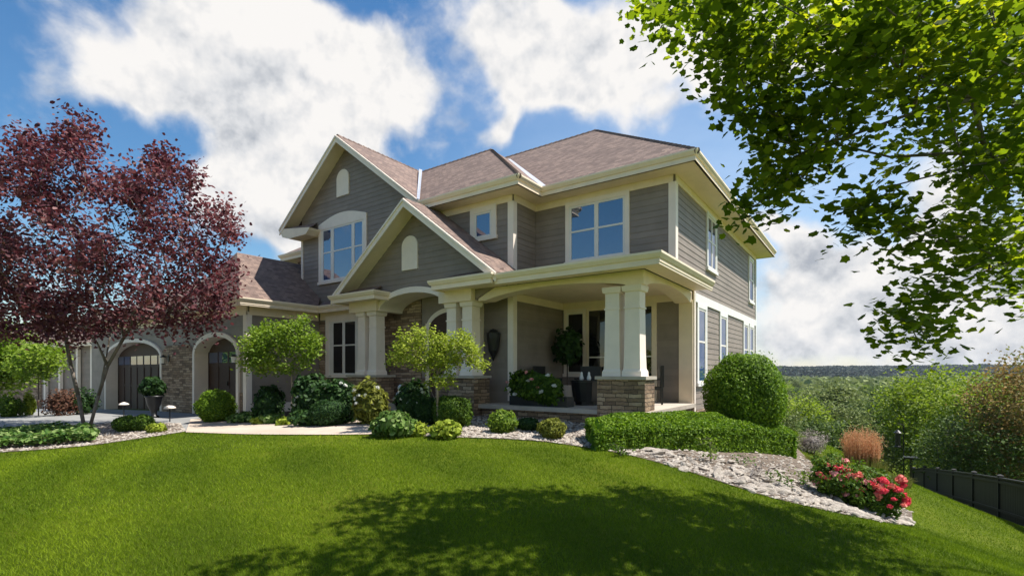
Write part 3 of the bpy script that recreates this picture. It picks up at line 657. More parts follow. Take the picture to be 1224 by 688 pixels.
# garage roofs
MB().extr([(x, y, 3.9) for x, y in [(-33, 8.1), (-16.44, 8.1), (-16.44, 10.9), (-13.8, 10.9), (-13.8, 11.3), (-17, 11.3), (-17, 16), (-33, 16)]], (0, 0, .03)).build('soffit', 'cream', H)
gutter([(-33, 8.04), (-16.38, 8.04), (-16.38, 10.84), (-13.9, 10.84)], 4.1)
mb = MB()
mb.extr([(-16.4, 8.08, 4.09), (-16.4, 10.87, 4.09), (-16.9, 11.29, 4.47), (-18.09, 11.29, 5.35), (-18.09, 12.7, 5.35), (-19.1, 12.7, 6.12), (-19.1, 9.3, 6.12)], (0, 0, -.07))
mb.extr([(-21.8, 8.08, 4.09), (-16.4, 8.08, 4.09), (-19.1, 9.3, 6.12)], (0, 0, -.07))
mb.extr([(-21.8, 8.08, 4.09), (-19.1, 9.3, 6.12), (-19.1, 14, 6.12), (-21.8, 14, 4.09)], (0, 0, -.07))
mb.build('roof', 'shingle', H)
mb = MB()
mb.extr([(-33, 8.08, 4.085), (-21.3, 8.08, 4.085), (-21.3, 12.1, 6.5), (-29, 12.1, 6.5)], (0, 0, -.07))
mb.extr([(-33, 8.08, 4.085), (-29, 12.1, 6.5), (-33, 16, 4.085)], (0, 0, -.07)).extr([(-33, 16, 4.085), (-29, 12.1, 6.5), (-20.7, 12.1, 6.5), (-20.7, 16, 4.085)], (0, 0, -.07))
mb.build('roof', 'shingle', H)
MB().extr([(-16.35, 10.87, 4.09), (-13.9, 10.87, 4.09), (-13.9, 11.3, 4.32), (-16.7, 11.3, 4.32)], (0, 0, -.06)).build('roof', 'shingle', H)
MB().sweep([(-16.94, 9.2), (-16.94, 11.2)], [(0, 0), (.0, .02), (-.3, .25), (-.3, 0)], 4.45).build('step_flashing', 'metal', H)
# front window left of the entry
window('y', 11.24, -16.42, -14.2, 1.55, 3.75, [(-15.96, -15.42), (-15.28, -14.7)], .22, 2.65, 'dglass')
# entry piers with paired columns
PROF = lambda z0, z1, w: [(z0, w+.045), (z0+.1, w+.04), (z0+.16, w+.012), (z0+.5, w), (z1-.5, w-.012), (z1-.5, w+.008), (z1-.46, w+.008), (z1-.46, w-.012), (z1-.14, w-.012), (z1-.12, w+.03), (z1-.05, w+.045), (z1, w+.045)]
def pier(x0, x1, y0, y1, zb, zt_, cols):
    o = MB().box((x0, y0, zb), (x1, y1, zt_)).build('stone_pier', 'stone', H)
    MB().box((x0-.04, y0-.04, zt_), (x1+.04, y1+.04, zt_+.07)).build('pier_cap', 'slab', o)
    for cx, cy in cols: MB().loft(cx, cy, PROF(zt_+.07, 3.585, .18)).build('column', 'creamw', H)
pier(-13.75, -12.3, 10.18, 10.85, .2, 1.53, [(-13.24, 10.5), (-12.69, 10.5)])
pier(-9.85, -8.45, 10.18, 10.85, .2, 1.53, [(-9.38, 10.5), (-8.81, 10.5)])
pier(-4.98, -3.87, 10.33, 10.92, .1, 1.53, [(-4.68, 10.64), (-4.21, 10.64)])
for x0, x1 in ((-13.75, -12.3), (-9.8, -8.5)):
    MB().box((x0+.06, 10.2, 3.585), (x1-.06, 10.9, 3.9)).build('entablature', 'cream', H)
MB().box((-14.0, 9.85, 3.9), (-11.95, 10.9, 3.93)).build('soffit', 'cream', H)
MB().sweep([(-14.1, 11.2), (-14.1, 9.68), (-11.85, 9.68), (-11.85, 10.34)], GUT, 4.12).build('cornice', 'cream', H)
MB().sweep([(-9.6, 10.34), (-9.6, 9.62), (-7.45, 9.62), (-7.45, 9.8)], GUT, 4.12).build('cornice', 'cream', H)
MB().extr([(-14.0, 9.72, 4.1), (-11.95, 9.72, 4.1), (-12.3, 10.35, 4.36), (-14.0, 10.35, 4.36)], (0, 0, -.05)).build('roof', 'shingle', H)
MB().extr([(-9.5, 9.66, 4.1), (-7.5, 9.66, 4.1), (-7.6, 10.35, 4.36), (-9.2, 10.35, 4.36)], (0, 0, -.05)).build('roof', 'shingle', H)
# porch
MB().extr([(x, y, 3.9) for x, y in [(-9.55, 9.7), (-7.6, 9.7), (-7.6, 9.83), (-3.38, 9.83), (-3.38, 14.0), (-3.89, 14.0), (-3.89, 10.36), (-9.55, 10.36)]], (0, 0, .03)).build('soffit', 'cream', H)
MB().sweep([(-7.5, 9.76), (-3.32, 9.76), (-3.32, 14.02)], GUT, 4.1).build('gutter', 'cream', H)
def beam(axis, u0, u1, c, depth, zb, rise, zt_):
    n = 20; L0 = [(u0, zt_), (u0, zb)]+[(u0+(u1-u0)*(.06+.88*i/n), zb+rise*math.sin(math.pi*i/n)**.7) for i in range(n+1)]+[(u1, zb), (u1, zt_)]
    if axis == 'y': P = [(u, c, z) for u, z in L0]; v = (0, depth, 0)
    else: P = [(c, u, z) for u, z in L0]; v = (-depth, 0, 0)
    return MB().extr(P, v).build('porch_beam', 'cream', H)
beam('y', -8.49, -4.0, 10.42, .42, 3.585, .19, 3.899)
beam('x', 10.421, 14.02, -3.93, .42, 3.587, .19, 3.897)
MB().box((-8.45, 10.85, 3.86), (-4.36, 14.02, 3.885)).build('porch_ceiling', 'cream', H)
MB().extr([(-7.45, 9.8, 4.1), (-3.36, 9.8, 4.1), (-3.89, 10.3, 4.2), (-3.89, 12.42, 4.42), (-7.96, 12.42, 4.42), (-7.96, 11.27, 4.42), (-7.45, 11.2, 4.3)], (0, 0, -.05)).build('roof', 'shingle', H)
MB().extr([(-3.36, 9.8, 4.1), (-3.36, 14.0, 4.1), (-3.89, 14.0, 4.25), (-3.89, 10.3, 4.2)], (0, 0, -.05)).build('roof', 'shingle', H)
MB().box((-8.45, 10.36, .74), (-3.82, 14.02, .84)).build('porch_floor', 'slab', H)
MB().box((-8.4, 10.45, -.1), (-3.9, 14.0, .739)).build('stone_base', 'stone', H)
MB().box((-12.3, 10.6, .5), (-8.5, 12.8, .72)).build('entry_step', 'slab', H)
trim('y', 14.03, -7.96, -3.95, 3.66, 3.859, .04); trim('x', -7.97, 11.42, 13.98, 3.66, 3.859, .04)
trim('y', 14.03, -4.27, -3.9, .84, 3.66, .05, 'cream', 'corner_board'); MB().box((-3.9, 14.0305, .0), (-3.86, 14.14, 3.9)).build('corner_board', 'creamw', H)
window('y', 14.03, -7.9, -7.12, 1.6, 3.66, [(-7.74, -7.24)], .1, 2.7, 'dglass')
MB().box((-7.1, 13.97, .85), (-4.9, 14.04, 3.659)).build('patio_door', 'cream', H)
pd = H.children[-1]
for a, b_ in [(-7.0, -6.36), (-6.22, -5.62), (-5.48, -5.04)]:
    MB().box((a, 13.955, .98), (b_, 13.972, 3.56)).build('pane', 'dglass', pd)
    MB().box((a, 13.945, 2.12), (b_, 13.958, 2.16)).build('glazing_bar', 'sash', pd)
# front door wall inside the entry
trim('y', 11.28, -11.28, -11.12, .7, 3.2, .05); trim('y', 11.28, -9.36, -9.2, .7, 3.2, .05)
fd = MB().extr([(x, 11.23, z) for x, z in [(-11.12, .72)]+arcpts(-10.24, .88, 3.0, .5, 12)+[(-9.36, .72)]], (0, .05, 0)).build('front_door', 'door', H)
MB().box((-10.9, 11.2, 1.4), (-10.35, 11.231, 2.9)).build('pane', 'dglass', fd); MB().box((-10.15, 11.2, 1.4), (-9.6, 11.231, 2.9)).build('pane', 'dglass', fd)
MB().box((-10.28, 11.15, 1.6), (-10.24, 11.23, 1.85)).build('handle', 'metal', fd)
archring('y', 11.28, -10.24, .88, 3.0, .5, .14, .06, 0, name='arch_trim')
trim('y', 11.28, -9.2, -8.98, .7, 3.86, .03)
# wall lanterns
def lantern(x, y, z, s=1):
    b_ = MB().box((x-.06*s, y-.03, z-.1*s), (x+.06*s, y, z+.16*s)).tube((x, y-.02, z+.1*s), (x, y-.2*s, z+.16*s), .012*s).build('wall_lantern', 'iron', H)
    MB().lathe((x, y-.2*s, z), [(.16*s, .02*s), (.13*s, .05*s), (.08*s, .12*s), (.07*s, .11*s)], 8).lathe((x, y-.2*s, z), [(-.22*s, .01), (-.2*s, .07*s), (-.17*s, .08*s)], 8).build('lantern_cap', 'iron', b_)
    MB().lathe((x, y-.2*s, z), [(-.17*s, .065*s), (.07*s, .09*s)], 6).build('lantern_glass', 'sash', b_)
lantern(-17.45, 8.55, 2.15, .85); lantern(-22.95, 8.5, 2.2, 1.0); lantern(-24.2+.7, 8.5, 1.0, .01)
sc_o = MB().lathe((-8.55, 11.15, 2.0), [(0, .01), (.1, .05), (.3, .14), (.62, .19), (.78, .2), (.8, .14), (.86, .1), (.9, .02)], 12).build('wall_planter', 'iron', H)

# ------------------------------------------------------------------ vegetation builders
def grow(targets, stems, rtip=.008, expo=2.3, wob=.12, kdir=None):
    """connect target points to the given stem nodes; returns segments (a,b,ra,rb)"""
    nodes = []; par = []
    for st in stems:
        prev = -1
        for p in st[1:] if (st[0] is None) else st:
            nodes.append(np.array(p, float)); par.append(prev); prev = len(nodes)-1
    base = nodes[0].copy(); ns = len(nodes)
    T = sorted([np.array(t, float) for t in targets], key=lambda t: min(np.linalg.norm(t-n) for n in nodes[:ns]))
    plen = [np.linalg.norm(n-base) for n in nodes]
    for t in T:
        A = np.array(nodes); d = np.linalg.norm(A-t, axis=1); cost = d + .35*np.array(plen)+np.where(A[:, 2] > t[2]+.3, 1.0, 0)*.4
        j = int(np.argmin(cost)); a = nodes[j]; l = d[j]; n = max(1, int(l/.45)); prev = j
        for k in range(1, n+1):
            f = k/n; q = a+(t-a)*f
            if k < n: q = q+rng.normal(size=3)*wob*l*.25; q[2] += .12*l*math.sin(math.pi*f)
            nodes.append(q); par.append(prev); plen.append(plen[prev]+np.linalg.norm(q-nodes[prev])); prev = len(nodes)-1
    r = np.zeros(len(nodes)); kids = np.zeros(len(nodes), bool)
    acc = np.zeros(len(nodes))
    for i in range(len(nodes)-1, -1, -1):
        rr = max(acc[i], rtip**expo); r[i] = rr**(1/expo)
        if par[i] >= 0: acc[par[i]] += rr
    return nodes, par, r
def branchmesh(nodes, par, r, rmax, n=6):
    mb = MB()
    k = min(1.0, rmax/max(r))if rmax else 1
    for i, p in enumerate(par):
        if p >= 0: mb.tube(nodes[p], nodes[i], max(.004, r[p]*k if r[p] < 2.2*r[i] else r[i]*1.25*k), max(.003, r[i]*k), n if r[i]*k > .02 else 4)
    return mb
def clump_leaves(C_, R, per, size, mat, tpl=DIAM, up=.6, curl=.1, name='crown', flat=1.0):
    C_ = np.asarray(C_); n = len(C_)*per; pos = np.repeat(C_, per, 0) + rng.normal(size=(n, 3))*np.array([R, R, R*flat])
    nrm = rdir(n); nrm[:, 2] = np.abs(nrm[:, 2])+up
    cl = np.repeat(rng.random(len(C_)), per); rnd = np.clip(.45*cl+.55*rng.random(n), 0, 1)
    return fastmesh(name, leafverts(pos, nrm, size*rng.uniform(.6, 1.25, n), tpl, curl), len(tpl), mat, rnd)
def tree(name, label, cat, base, targets, stems, leaf, bark, rtrunk, group=None, R=.2, per=60, size=.07, tpl=DIAM, up=.6, rtip=.006, wob=.12):
    e = empty(name, base, label, cat, group)
    nd, pr, r = grow(targets, stems, rtip, wob=wob)
    branchmesh(nd, pr, r, rtrunk).build('trunk', bark, e, smooth=True)
    link('crown', clump_leaves(targets, R, per, size, leaf, tpl, up), e); return e
def noisy(d, k=5, amp=.15, seed=0):
    rs = np.random.default_rng(seed); out = np.zeros(len(d))
    for i in range(k):
        a = rs.normal(size=3)*(2+i*1.3); out += np.sin(d@a+rs.uniform(0, 6))/(1+i*.4)
    return 1+amp*out/2
def shrubmesh(c, rx, ry, rz, n, size, mat, tpl=DIAM, amp=.1, depth=.25, core=.8, seed=1, out=1.0, square=0, name='foliage', spike=.0):
    """c = centre of the body (world); leaves through the outer layer of an uneven body plus a leafy core"""
    d = rdir(n)
    if square: p = np.abs(d)**square; d = d/(p.sum(1)**(1/square))[:, None]
    k = noisy(d, 5, amp, seed); rad = 1-depth*rng.random(n)**1.7; rad = np.where(rng.random(n) < .07, rad+rng.random(n)*.13, rad)
    pos = d*np.array([rx, ry, rz])*(k*rad)[:, None]+np.array(c)
    nrm = d*out+rng.normal(size=(n, 3))*.65; nrm[:, 2] += .25
    V = leafverts(pos, nrm, size*rng.uniform(.6, 1.3, n), tpl, .1)
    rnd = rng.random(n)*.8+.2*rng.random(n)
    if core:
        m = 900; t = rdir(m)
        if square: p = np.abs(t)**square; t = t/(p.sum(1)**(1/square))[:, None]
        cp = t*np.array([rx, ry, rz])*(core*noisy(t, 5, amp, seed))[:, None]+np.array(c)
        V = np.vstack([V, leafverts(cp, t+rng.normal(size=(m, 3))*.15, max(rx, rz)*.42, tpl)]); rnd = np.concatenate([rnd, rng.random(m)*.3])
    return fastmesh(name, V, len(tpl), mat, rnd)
def shrub(name, label, cat, p, rx, ry, rz, n, size, mat, lift=None, group=None, **k):
    """p = ground point; body centre at lift above ground"""
    p = np.array(p, float); lift = rz*.85 if lift is None else lift
    e = empty(name, p, label, cat, group)
    link('foliage', shrubmesh(p+[0, 0, lift], rx, ry, rz, n, size, mat, **k), e)
    mb = MB(); 
    for i in range(4):
        q = p+np.array([rng.uniform(-.5, .5)*rx, rng.uniform(-.5, .5)*ry, lift]); mb.tube(p+[rng.uniform(-.04, .04), 0, -.05], q, .012, .006, 5)
    mb.build('stem', 'bark', e); return e
FLOWER = {}
def flower(mat, r):
    key = (mat, r)
    if key not in FLOWER:
        n = 46; d = rdir(n); d[:, 2] = np.abs(d[:, 2])*.9
        pos = d*r*rng.uniform(.25, 1, (n, 1)); FLOWER[key] = fastmesh('flower', leafverts(pos, d+rng.normal(size=(n, 3))*.5, r*rng.uniform(.8, 1.2, n), OVAL, .25), len(OVAL), mat, rng.random(n))
    return FLOWER[key]
def addflowers(e, pts, mats, rs, label=None):
    for i, p in enumerate(pts):
        mt = mats[i % len(mats)]; o = bpy.data.objects.new('flower', flower(mt, rs[i % len(rs)])); COL.objects.link(o); o.parent = e
        o.location = Vector(p)-e.location; o.rotation_euler = (rng.uniform(-.5, .5), rng.uniform(-.5, .5), rng.uniform(0, 6))
def bladeclump(p, n, h, spread, w, mat, lean=.35, name='blades', rad=.08):
    a = rng.uniform(0, 2*math.pi, n); r0 = rng.random(n)**.5*rad; base = np.stack([np.cos(a)*r0, np.sin(a)*r0, np.zeros(n)], 1)+np.array(p)
    ln = rng.normal(0, 1, n)*lean; dirx = np.stack([np.cos(a), np.sin(a), np.zeros(n)], 1); hh = h*(.5+.62*rng.random(n)**.8)*(1-.12*(r0/rad)**2)
    side = np.stack([-np.sin(a+1), np.cos(a+1), np.zeros(n)], 1)*w/2
    V = np.zeros((n, 2, 4, 3)); m = base+dirx*(np.abs(ln)*.3*spread*hh)[:, None]+np.array([0, 0, 1])*(hh*.6)[:, None]
    t = base+dirx*(np.abs(ln)*spread*hh)[:, None]+np.array([0, 0, 1])*(hh*(1-.25*np.abs(ln)))[:, None]
    V[:, 0, 0] = base-side; V[:, 0, 1] = base+side; V[:, 0, 2] = m+side*.8; V[:, 0, 3] = m-side*.8
    V[:, 1, 0] = m-side*.8; V[:, 1, 1] = m+side*.8; V[:, 1, 2] = t+side*.15; V[:, 1, 3] = t-side*.15
    return fastmesh(name, V.reshape(-1, 3), 4, mat, np.repeat(rng.random(n), 2)), t

# ------------------------------------------------------------------ overhanging maple at the right
def inell(n, e):
    cx, cy, rx, ry = e; a = rng.uniform(0, 2*math.pi, n); r = np.sqrt(rng.random(n)); return np.stack([cx+rx*r*np.cos(a), cy+ry*r*np.sin(a)], 1)
T = []
for e, n, d0, d1 in [((860,15,70,35),22,4.9,6.3),((900,70,52,48),22,4.9,6.2),((960,50,70,60),30,4.7,6.4),((1040,50,75,50),32,4.4,6.6),((1130,50,100,70),60,4.3,6.8),((1215,110,60,100),44,4.2,7),
                    ((960,160,50,32),20,5,6),((938,205,24,24),9,5.1,5.9),((912,238,16,10),4,5.2,5.7),((890,256,10,5),2,5.3,5.6),((955,190,26,24),8,5.1,6),((905,130,30,22),9,5,6.1),((1010,130,46,32),12,4.9,6.3),
                    ((1120,150,40,24),9,4.8,6.6),((1185,225,50,50),26,4.6,7),((1075,205,18,26),4,5,6),((1040,262,34,15),11,5,5.9),((1080,275,22,16),6,5,5.9),((1150,290,40,30),13,4.8,6.6),
                    ((1215,320,40,40),16,4.8,7),((1125,350,36,16),8,5,6),((1085,380,28,14),8,5,5.8),((1110,402,15,12),5,5,5.8),((790,6,24,12),6,5.2,6),((1290,150,110,200),40,4.4,7.2),((1180,0,140,50),40,4.2,7)]:
    for (qx, qy) in inell(max(2, int(n*.7)), e): T.append(at(qx, qy, rng.uniform(d0-.3, d1-.2)))
for _ in range(24):                       # crown above the picture
    T.append(at(rng.uniform(980, 1400), rng.uniform(-330, -10), rng.uniform(4.1, 6.2)))
for _ in range(26): T.append(at(rng.uniform(720, 1100), rng.uniform(-260, -10), rng.uniform(3.3, 4.6)))
mb_ = FW*5.4+RT*8.3; mz = z1(mb_[0], mb_[1]); MBASE = np.array([mb_[0], mb_[1], mz])
P0 = MBASE+[0, 0, -.1]; stem = [P0, MBASE+[0, 0, 1.2], MBASE+[-.05, 0, 2.6], MBASE+[-.15, -.1, 3.6], MBASE+[0, 0, 4.8]+RT*-.5, MBASE+[0, 0, 5.8]+RT*-1.2]
tree('maple_tree', 'large green maple whose leafy branches hang over the top right of the lawn', 'tree', MBASE, T, [stem], 'maple', 'gbark', .22, R=.15, per=44, size=.088, tpl=MAPLE, up=.7, rtip=.0045)

# ------------------------------------------------------------------ purple plum tree
pb = G(103, 511); d0 = dist(pb); T = []
def atz(px, py, dd): return at(px, py, dd)
for e, n in [((60,215,55,45),30),((90,170,25,28),14),((10,230,50,60),34),((120,255,65,45),36),((185,225,35,35),22),((215,275,50,38),30),((245,330,38,40),34),((150,330,75,50),52),((60,320,75,60),66),
             ((0,340,60,60),40),((200,375,60,28),34),((110,385,70,24),36),((35,375,50,25),24),((262,285,18,40),10),((190,192,10,12),4),((-50,290,50,80),36),((86,160,5,22),6),((58,172,5,20),5),((25,180,5,26),6),((193,195,5,24),6),((228,222,5,20),5),((272,262,5,22),5),((140,205,5,20),4),((-20,200,30,40),12),((-30,360,40,50),18),((40,175,14,12),3),((265,365,12,10),4)]:
    for (qx, qy) in inell(n, e):
        k = 1-min(1, (((qx-115)/190)**2+((qy-290)/150)**2)); dz = 2.6*math.sqrt(max(.06, k)); T.append(at(qx, qy, d0+rng.uniform(-dz, dz)))
u = RT
stems = [[pb+[0, 0, -.1], pb+[0, 0, .12]], [pb+u*-.05, pb+u*-.22+[0, 0, .9], pb+u*-.42+[0, 0, 1.7], pb+u*-.75+FW*.2+[0, 0, 2.5]],
         [pb+u*.1, pb+u*.42+[0, 0, .9]+FW*-.1, pb+u*.75+[0, 0, 1.7]+FW*-.2, pb+u*1.05+[0, 0, 2.5]], [pb+u*.05+FW*.1, pb+u*.1+FW*.35+[0, 0, 1.1], pb+FW*.7+u*.05+[0, 0, 2.3]]]
e = empty('purple_plum_tree', pb, 'multi-stemmed purple leaved tree in the stony bed left of the lawn', 'tree')
allT = [np.array(t) for t in T]; mbt = MB()
for i, st in enumerate(stems[1:]):
    mine = [t for t in allT if np.argmin([np.linalg.norm((t-s[-1])*[1, 1, .6]) for s in stems[1:]]) == i]
    nd, pr, r = grow(mine, [st], .006); b_ = branchmesh(nd, pr, r, .15); mbt.add(b_.v, b_.f)
mbt.build('trunk', 'gbark', e, smooth=True)
link('crown', clump_leaves(T, .19, 62, .115, 'plum', OVAL, .3), e)

# ------------------------------------------------------------------ small trees by the house
def standard(name, label, px, py, dpx, crown, rpx, n, leaf, size=.06, bark='tbark', per=60, R=.09, lean=0):
    b0 = G(px, py); d = dist(b0)+dpx; b0 = np.array(b0); T = []
    for (qx, qy) in [p for e in crown for p in inell(e[4], e[:4])]: T.append(at(qx, qy, d+rng.uniform(-1, 1)*rpx))
    top = at(px+lean, crown[0][1]+crown[0][3], d)
    st = [b0+[0, 0, -.05], b0*.6+top*.4, top]
    return tree(name, label, 'tree', b0, T, [st], leaf, bark, .035, R=R, per=per, size=size, tpl=OVAL, up=.5, rtip=.004)
standard('ornamental_tree', 'small round headed green tree on a thin stem beside the garage wall', 349, 503, 0, [(335,415,44,28,90),(310,420,22,24,20),(362,400,18,18,16),(298,430,9,12,4)], .75, 0, 'topiary', .085, per=60, R=.1)
standard('ornamental_tree', 'small spreading lime green tree in front of the entry columns', 523, 512, 0, [(522,422,50,20,95),(500,405,25,14,14),(545,410,25,13,14),(570,433,14,6,5),(475,425,12,10,5),(525,448,22,16,14)], .55, 0, 'lime', .065, per=46, R=.075)
# ------------------------------------------------------------------ clipped shrubs
def S_(name, label, cat, px, py, wpx, hpx, n, size, mat, dep=1.0, **k):
    p = G(px, py); d = dist(p); r = wpx/2/FP*d; h = hpx/FP*d
    return shrub(name, label, cat, p, r, r*dep, h/2*1.06, n, size, mat, lift=h/2*.94, **k), p, d, r, h
S_('boxwood_shrub', 'round clipped boxwood in front of the smaller garage arch', 'shrub', 258, 504, 42, 38, 9000, .05, 'box', seed=3, amp=.1)
S_('boxwood_shrub', 'small dark clipped ball shrub, left of the touching pair by the purple tree', 'shrub', 151, 516, 27, 20, 4000, .04, 'boxd', seed=4, amp=.1)
S_('boxwood_shrub', 'small clipped ball shrub, right of the touching pair by the purple tree', 'shrub', 171, 515, 25, 20, 4000, .04, 'boxd', seed=5, amp=.1)
S_('boxwood_shrub', 'round clipped boxwood in front of the right entry pier', 'shrub', 541, 510, 50, 38, 9000, .045, 'boxd', seed=6, amp=.1)
S_('boxwood_shrub', 'dark rounded shrub behind the entry tree stem', 'shrub', 512, 508, 38, 34, 6000, .045, 'dark', seed=16, amp=.08)
S_('hosta', 'lime green hosta at the end of the stony tree bed', 'plant', 187, 517, 18, 11, 300, .12, 'lime', seed=7, depth=.6, core=.5, tpl=OVAL)
# big bright round bush at the corner of the house
pB = at(889, 470, 11.7); pB[2] = z1(pB[0], pB[1])
shrub('round_bush', 'large bright green rounded bush at the right corner of the house', 'shrub', pB, .84, .84, (2.12-pB[2])/2, 26000, .055, 'box', lift=(2.12-pB[2])/2-.02, amp=.06, depth=.25, seed=8, square=2.4)
# hedge
hL, hR = G(712, 541), G(956, 551); hd = hR[:2]-hL[:2]; hl = np.linalg.norm(hd); hu = hd/hl; hn = FW[:2].copy()
e = empty('clipped_hedge', (*((hL+hR)[:2]/2), z1(*((hL+hR)[:2]/2))), 'long low clipped hedge with a flat top in front of the porch corner', 'hedge')
def hedge_pts(n, shrink=0):
    s = rng.random(n); dpt = 1.35; w = rng.random(n); top = rng.random(n) < .5
    s2 = np.where(top, s, s); out = np.zeros((n, 3)); nr = np.zeros((n, 3))
    ha = .64; 
    for i in range(n):
        ss = s[i]; bul = 1-.5*abs(2*ss-1)**6
        if top[i]: cross = w[i]*dpt; hh = ha; nn = (0, 0, 1)
        else:
            q = rng.random()
            if q < .55: cross = 0; hh = ha*w[i]; nn = (-hn[0], -hn[1], .2)
            elif q < .7: cross = dpt; hh = ha*w[i]; nn = (hn[0], hn[1], .2)
            else: cross = w[i]*dpt; ss = float(rng.random() < .6); hh = ha*rng.random(); nn = (hu[0]*(2*ss-1), hu[1]*(2*ss-1), .2)
        # rounded edges
        c = (cross-dpt/2)/(dpt/2); hz = hh*(1-.10*abs(c)**5*(hh > .5*ha)); ends = abs(2*ss-1)
        xy = hL[:2]+hu*(ss*hl)+hn*(dpt/2+c*dpt/2*(1-.16*ends**8)*(1-.07*(hz/ha)**4)+.05*math.sin(ss*9))
        out[i] = (*xy, z1(*hL[:2]*0+xy) if False else 0); out[i, 2] = hz*(1-.08*ends**10); nr[i] = nn
    tt = np.clip(((out[:, :2]-hL[:2])@hu)/hl, 0, 1); out[:, 2] *= .68+.32*tt; out[:, 2] += Z(out[:, 0], out[:, 1]); wv = .022*(np.sin(out[:, 0]*5.1+out[:, 1]*3)+np.sin(out[:, 1]*6.3-out[:, 0]*2)+np.sin(out[:, 0]*11))
    out[:, 2] += np.where(nr[:, 2] > .5, wv, 0); out -= nr*(rng.random(n)**1.6*.10+shrink)[:, None]-nr*wv[:, None]*.6*(nr[:, 2:3] < .5)
    return out, nr
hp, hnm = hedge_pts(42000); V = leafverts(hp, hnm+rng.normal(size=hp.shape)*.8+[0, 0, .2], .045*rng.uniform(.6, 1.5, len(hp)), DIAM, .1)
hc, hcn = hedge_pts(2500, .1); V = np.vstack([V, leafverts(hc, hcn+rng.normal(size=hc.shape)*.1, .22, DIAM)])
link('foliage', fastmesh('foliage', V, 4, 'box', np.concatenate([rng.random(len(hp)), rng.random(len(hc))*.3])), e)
# planting between walk and house
def wflowers(ret, n, mats=('wflower',), rs=(.055,), front=.9):
    e, p, d, r, h = ret; pts = []
    for i in range(n):
        a = rng.uniform(-1.2, 1.2); el = rng.uniform(.1, .95); q = p+RT*math.sin(a)*r*.9-FW*math.cos(a)*r*.9*math.sqrt(1-el*el*.8)+np.array([0, 0, h*(.3+.66*el)]); pts.append(q)
    addflowers(e, pts, mats, rs)
wflowers(S_('flowering_shrub', 'dark leafy shrub with white blooms behind the small garage side tree', 'shrub', 372, 504, 46, 54, 2600, .12, 'dark', seed=9, amp=.2, depth=.6, tpl=OVAL), 5)
wflowers(S_('flowering_shrub', 'dark broad shrub with a few white blooms below the front window', 'shrub', 408, 505, 46, 52, 2600, .12, 'dark', seed=10, amp=.2, depth=.6, tpl=OVAL), 5)
S_('dark_shrub', 'low dark fine leaved shrub at the back of the walk', 'shrub', 395, 508, 52, 30, 5000, .05, 'dark', seed=11, amp=.15)
wflowers(S_('flowering_shrub', 'olive green arching shrub with white flowers in front of the left entry pier', 'shrub', 442, 507, 42, 50, 1500, .17, 'olive', seed=12, amp=.25, depth=.7, tpl=NARROW*[1.6, 1]), 6)
wflowers(S_('rose_bush', 'white flowering rose bush in the entry opening', 'shrub', 494, 507, 42, 52, 2200, .09, 'dark', seed=13, amp=.2, depth=.6, tpl=OVAL), 8)
S_('leafy_shrub', 'loose green shrub under the small garage side tree', 'shrub', 322, 503, 34, 42, 1500, .12, 'dark', seed=14, amp=.2, depth=.6, tpl=OVAL)
for i, (a, b_, w, h, mt, lb) in enumerate([(292,505,34,13,'hosta','low green clump at the left of the planting along the walk'), (326,506,30,12,'hosta','low green clump under the garage side tree'), (341,508,20,9,'lime','tiny yellow green plant at the stem of the garage side tree'),
     (364,509,36,20,'dark','mid green low plant right of the garage side tree stem'), (310,507,18,9,'lime','tiny yellow green plant at the edge of the walk')]):
    S_('hosta', lb, 'plant', a, b_, w, h, 420, .11, mt, seed=20+i, depth=.7, core=.5, tpl=OVAL, amp=.2)
S_('hosta', 'broad variegated hosta at the right end of the front walk', 'plant', 472, 521, 50, 28, 1500, .12, 'hosta', seed=30, depth=.6, core=.55, tpl=OVAL, amp=.2)
S_('hosta', 'bright green hosta right of the variegated one', 'plant', 498, 520, 26, 16, 500, .11, 'lime', seed=31, depth=.6, core=.55, tpl=OVAL, amp=.2)
S_('hosta', 'light green hosta at the foot of the entry tree', 'plant', 534, 523, 38, 20, 900, .11, 'lime', seed=32, depth=.6, core=.55, tpl=OVAL, amp=.2)
S_('small_shrub', 'small yellow green shrub in gravel below the porch, left one', 'shrub', 600, 517, 34, 27, 2600, .05, 'topiary', seed=33, amp=.15, depth=.5)
S_('small_shrub', 'low dark green shrub between two lighter ones below the porch', 'shrub', 631, 514, 30, 15, 2200, .04, 'dark', seed=34, amp=.1)
S_('small_shrub', 'small round yellow green shrub in gravel left of the hedge', 'shrub', 660, 524, 34, 24, 2600, .05, 'olive', seed=35, amp=.12, depth=.5)
def sprig(name, label, px, py, h, n, mat, w=.1):
    p = G(px, py); e = empty(name, p, label, 'plant'); T = [p+np.array([rng.normal()*w*(.4+k/n), rng.normal()*w*(.4+k/n), h*(.2+.8*k/n)]) for k in range(n)]
    nd, pr, r = grow(T, [[p, p+[0, 0, h*.5]]], .002); branchmesh(nd, pr, r, .006).build('stem', 'bark', e); link('foliage', clump_leaves(T, .03, 6, .045, mat, OVAL, .2, name='foliage'), e)
    return e, p
sprig('sapling', 'thin light green sprig growing through the rocks in front of the hedge', 849, 553, .5, 26, 'topiary', .1)
sprig('perennial_plant', 'small grey green plant among rocks right of the hedge front', 905, 574, .32, 26, 'sage', .14)
sprig('perennial_plant', 'tiny pale plant in rocks at the hedge end', 888, 556, .2, 12, 'hosta', .1)
sprig('perennial_plant', 'green tuft among rocks midway between the hedge and the first rose bush', 934, 584, .26, 24, 'boxd', .12)
sprig('perennial_plant', 'small leafy plant among rocks at the left end of the hedge', 742, 545, .22, 20, 'boxd', .1)
sprig('perennial_plant', 'lime tuft on the rocks just left of the first rose bush', 960, 580, .28, 24, 'topiary', .12)
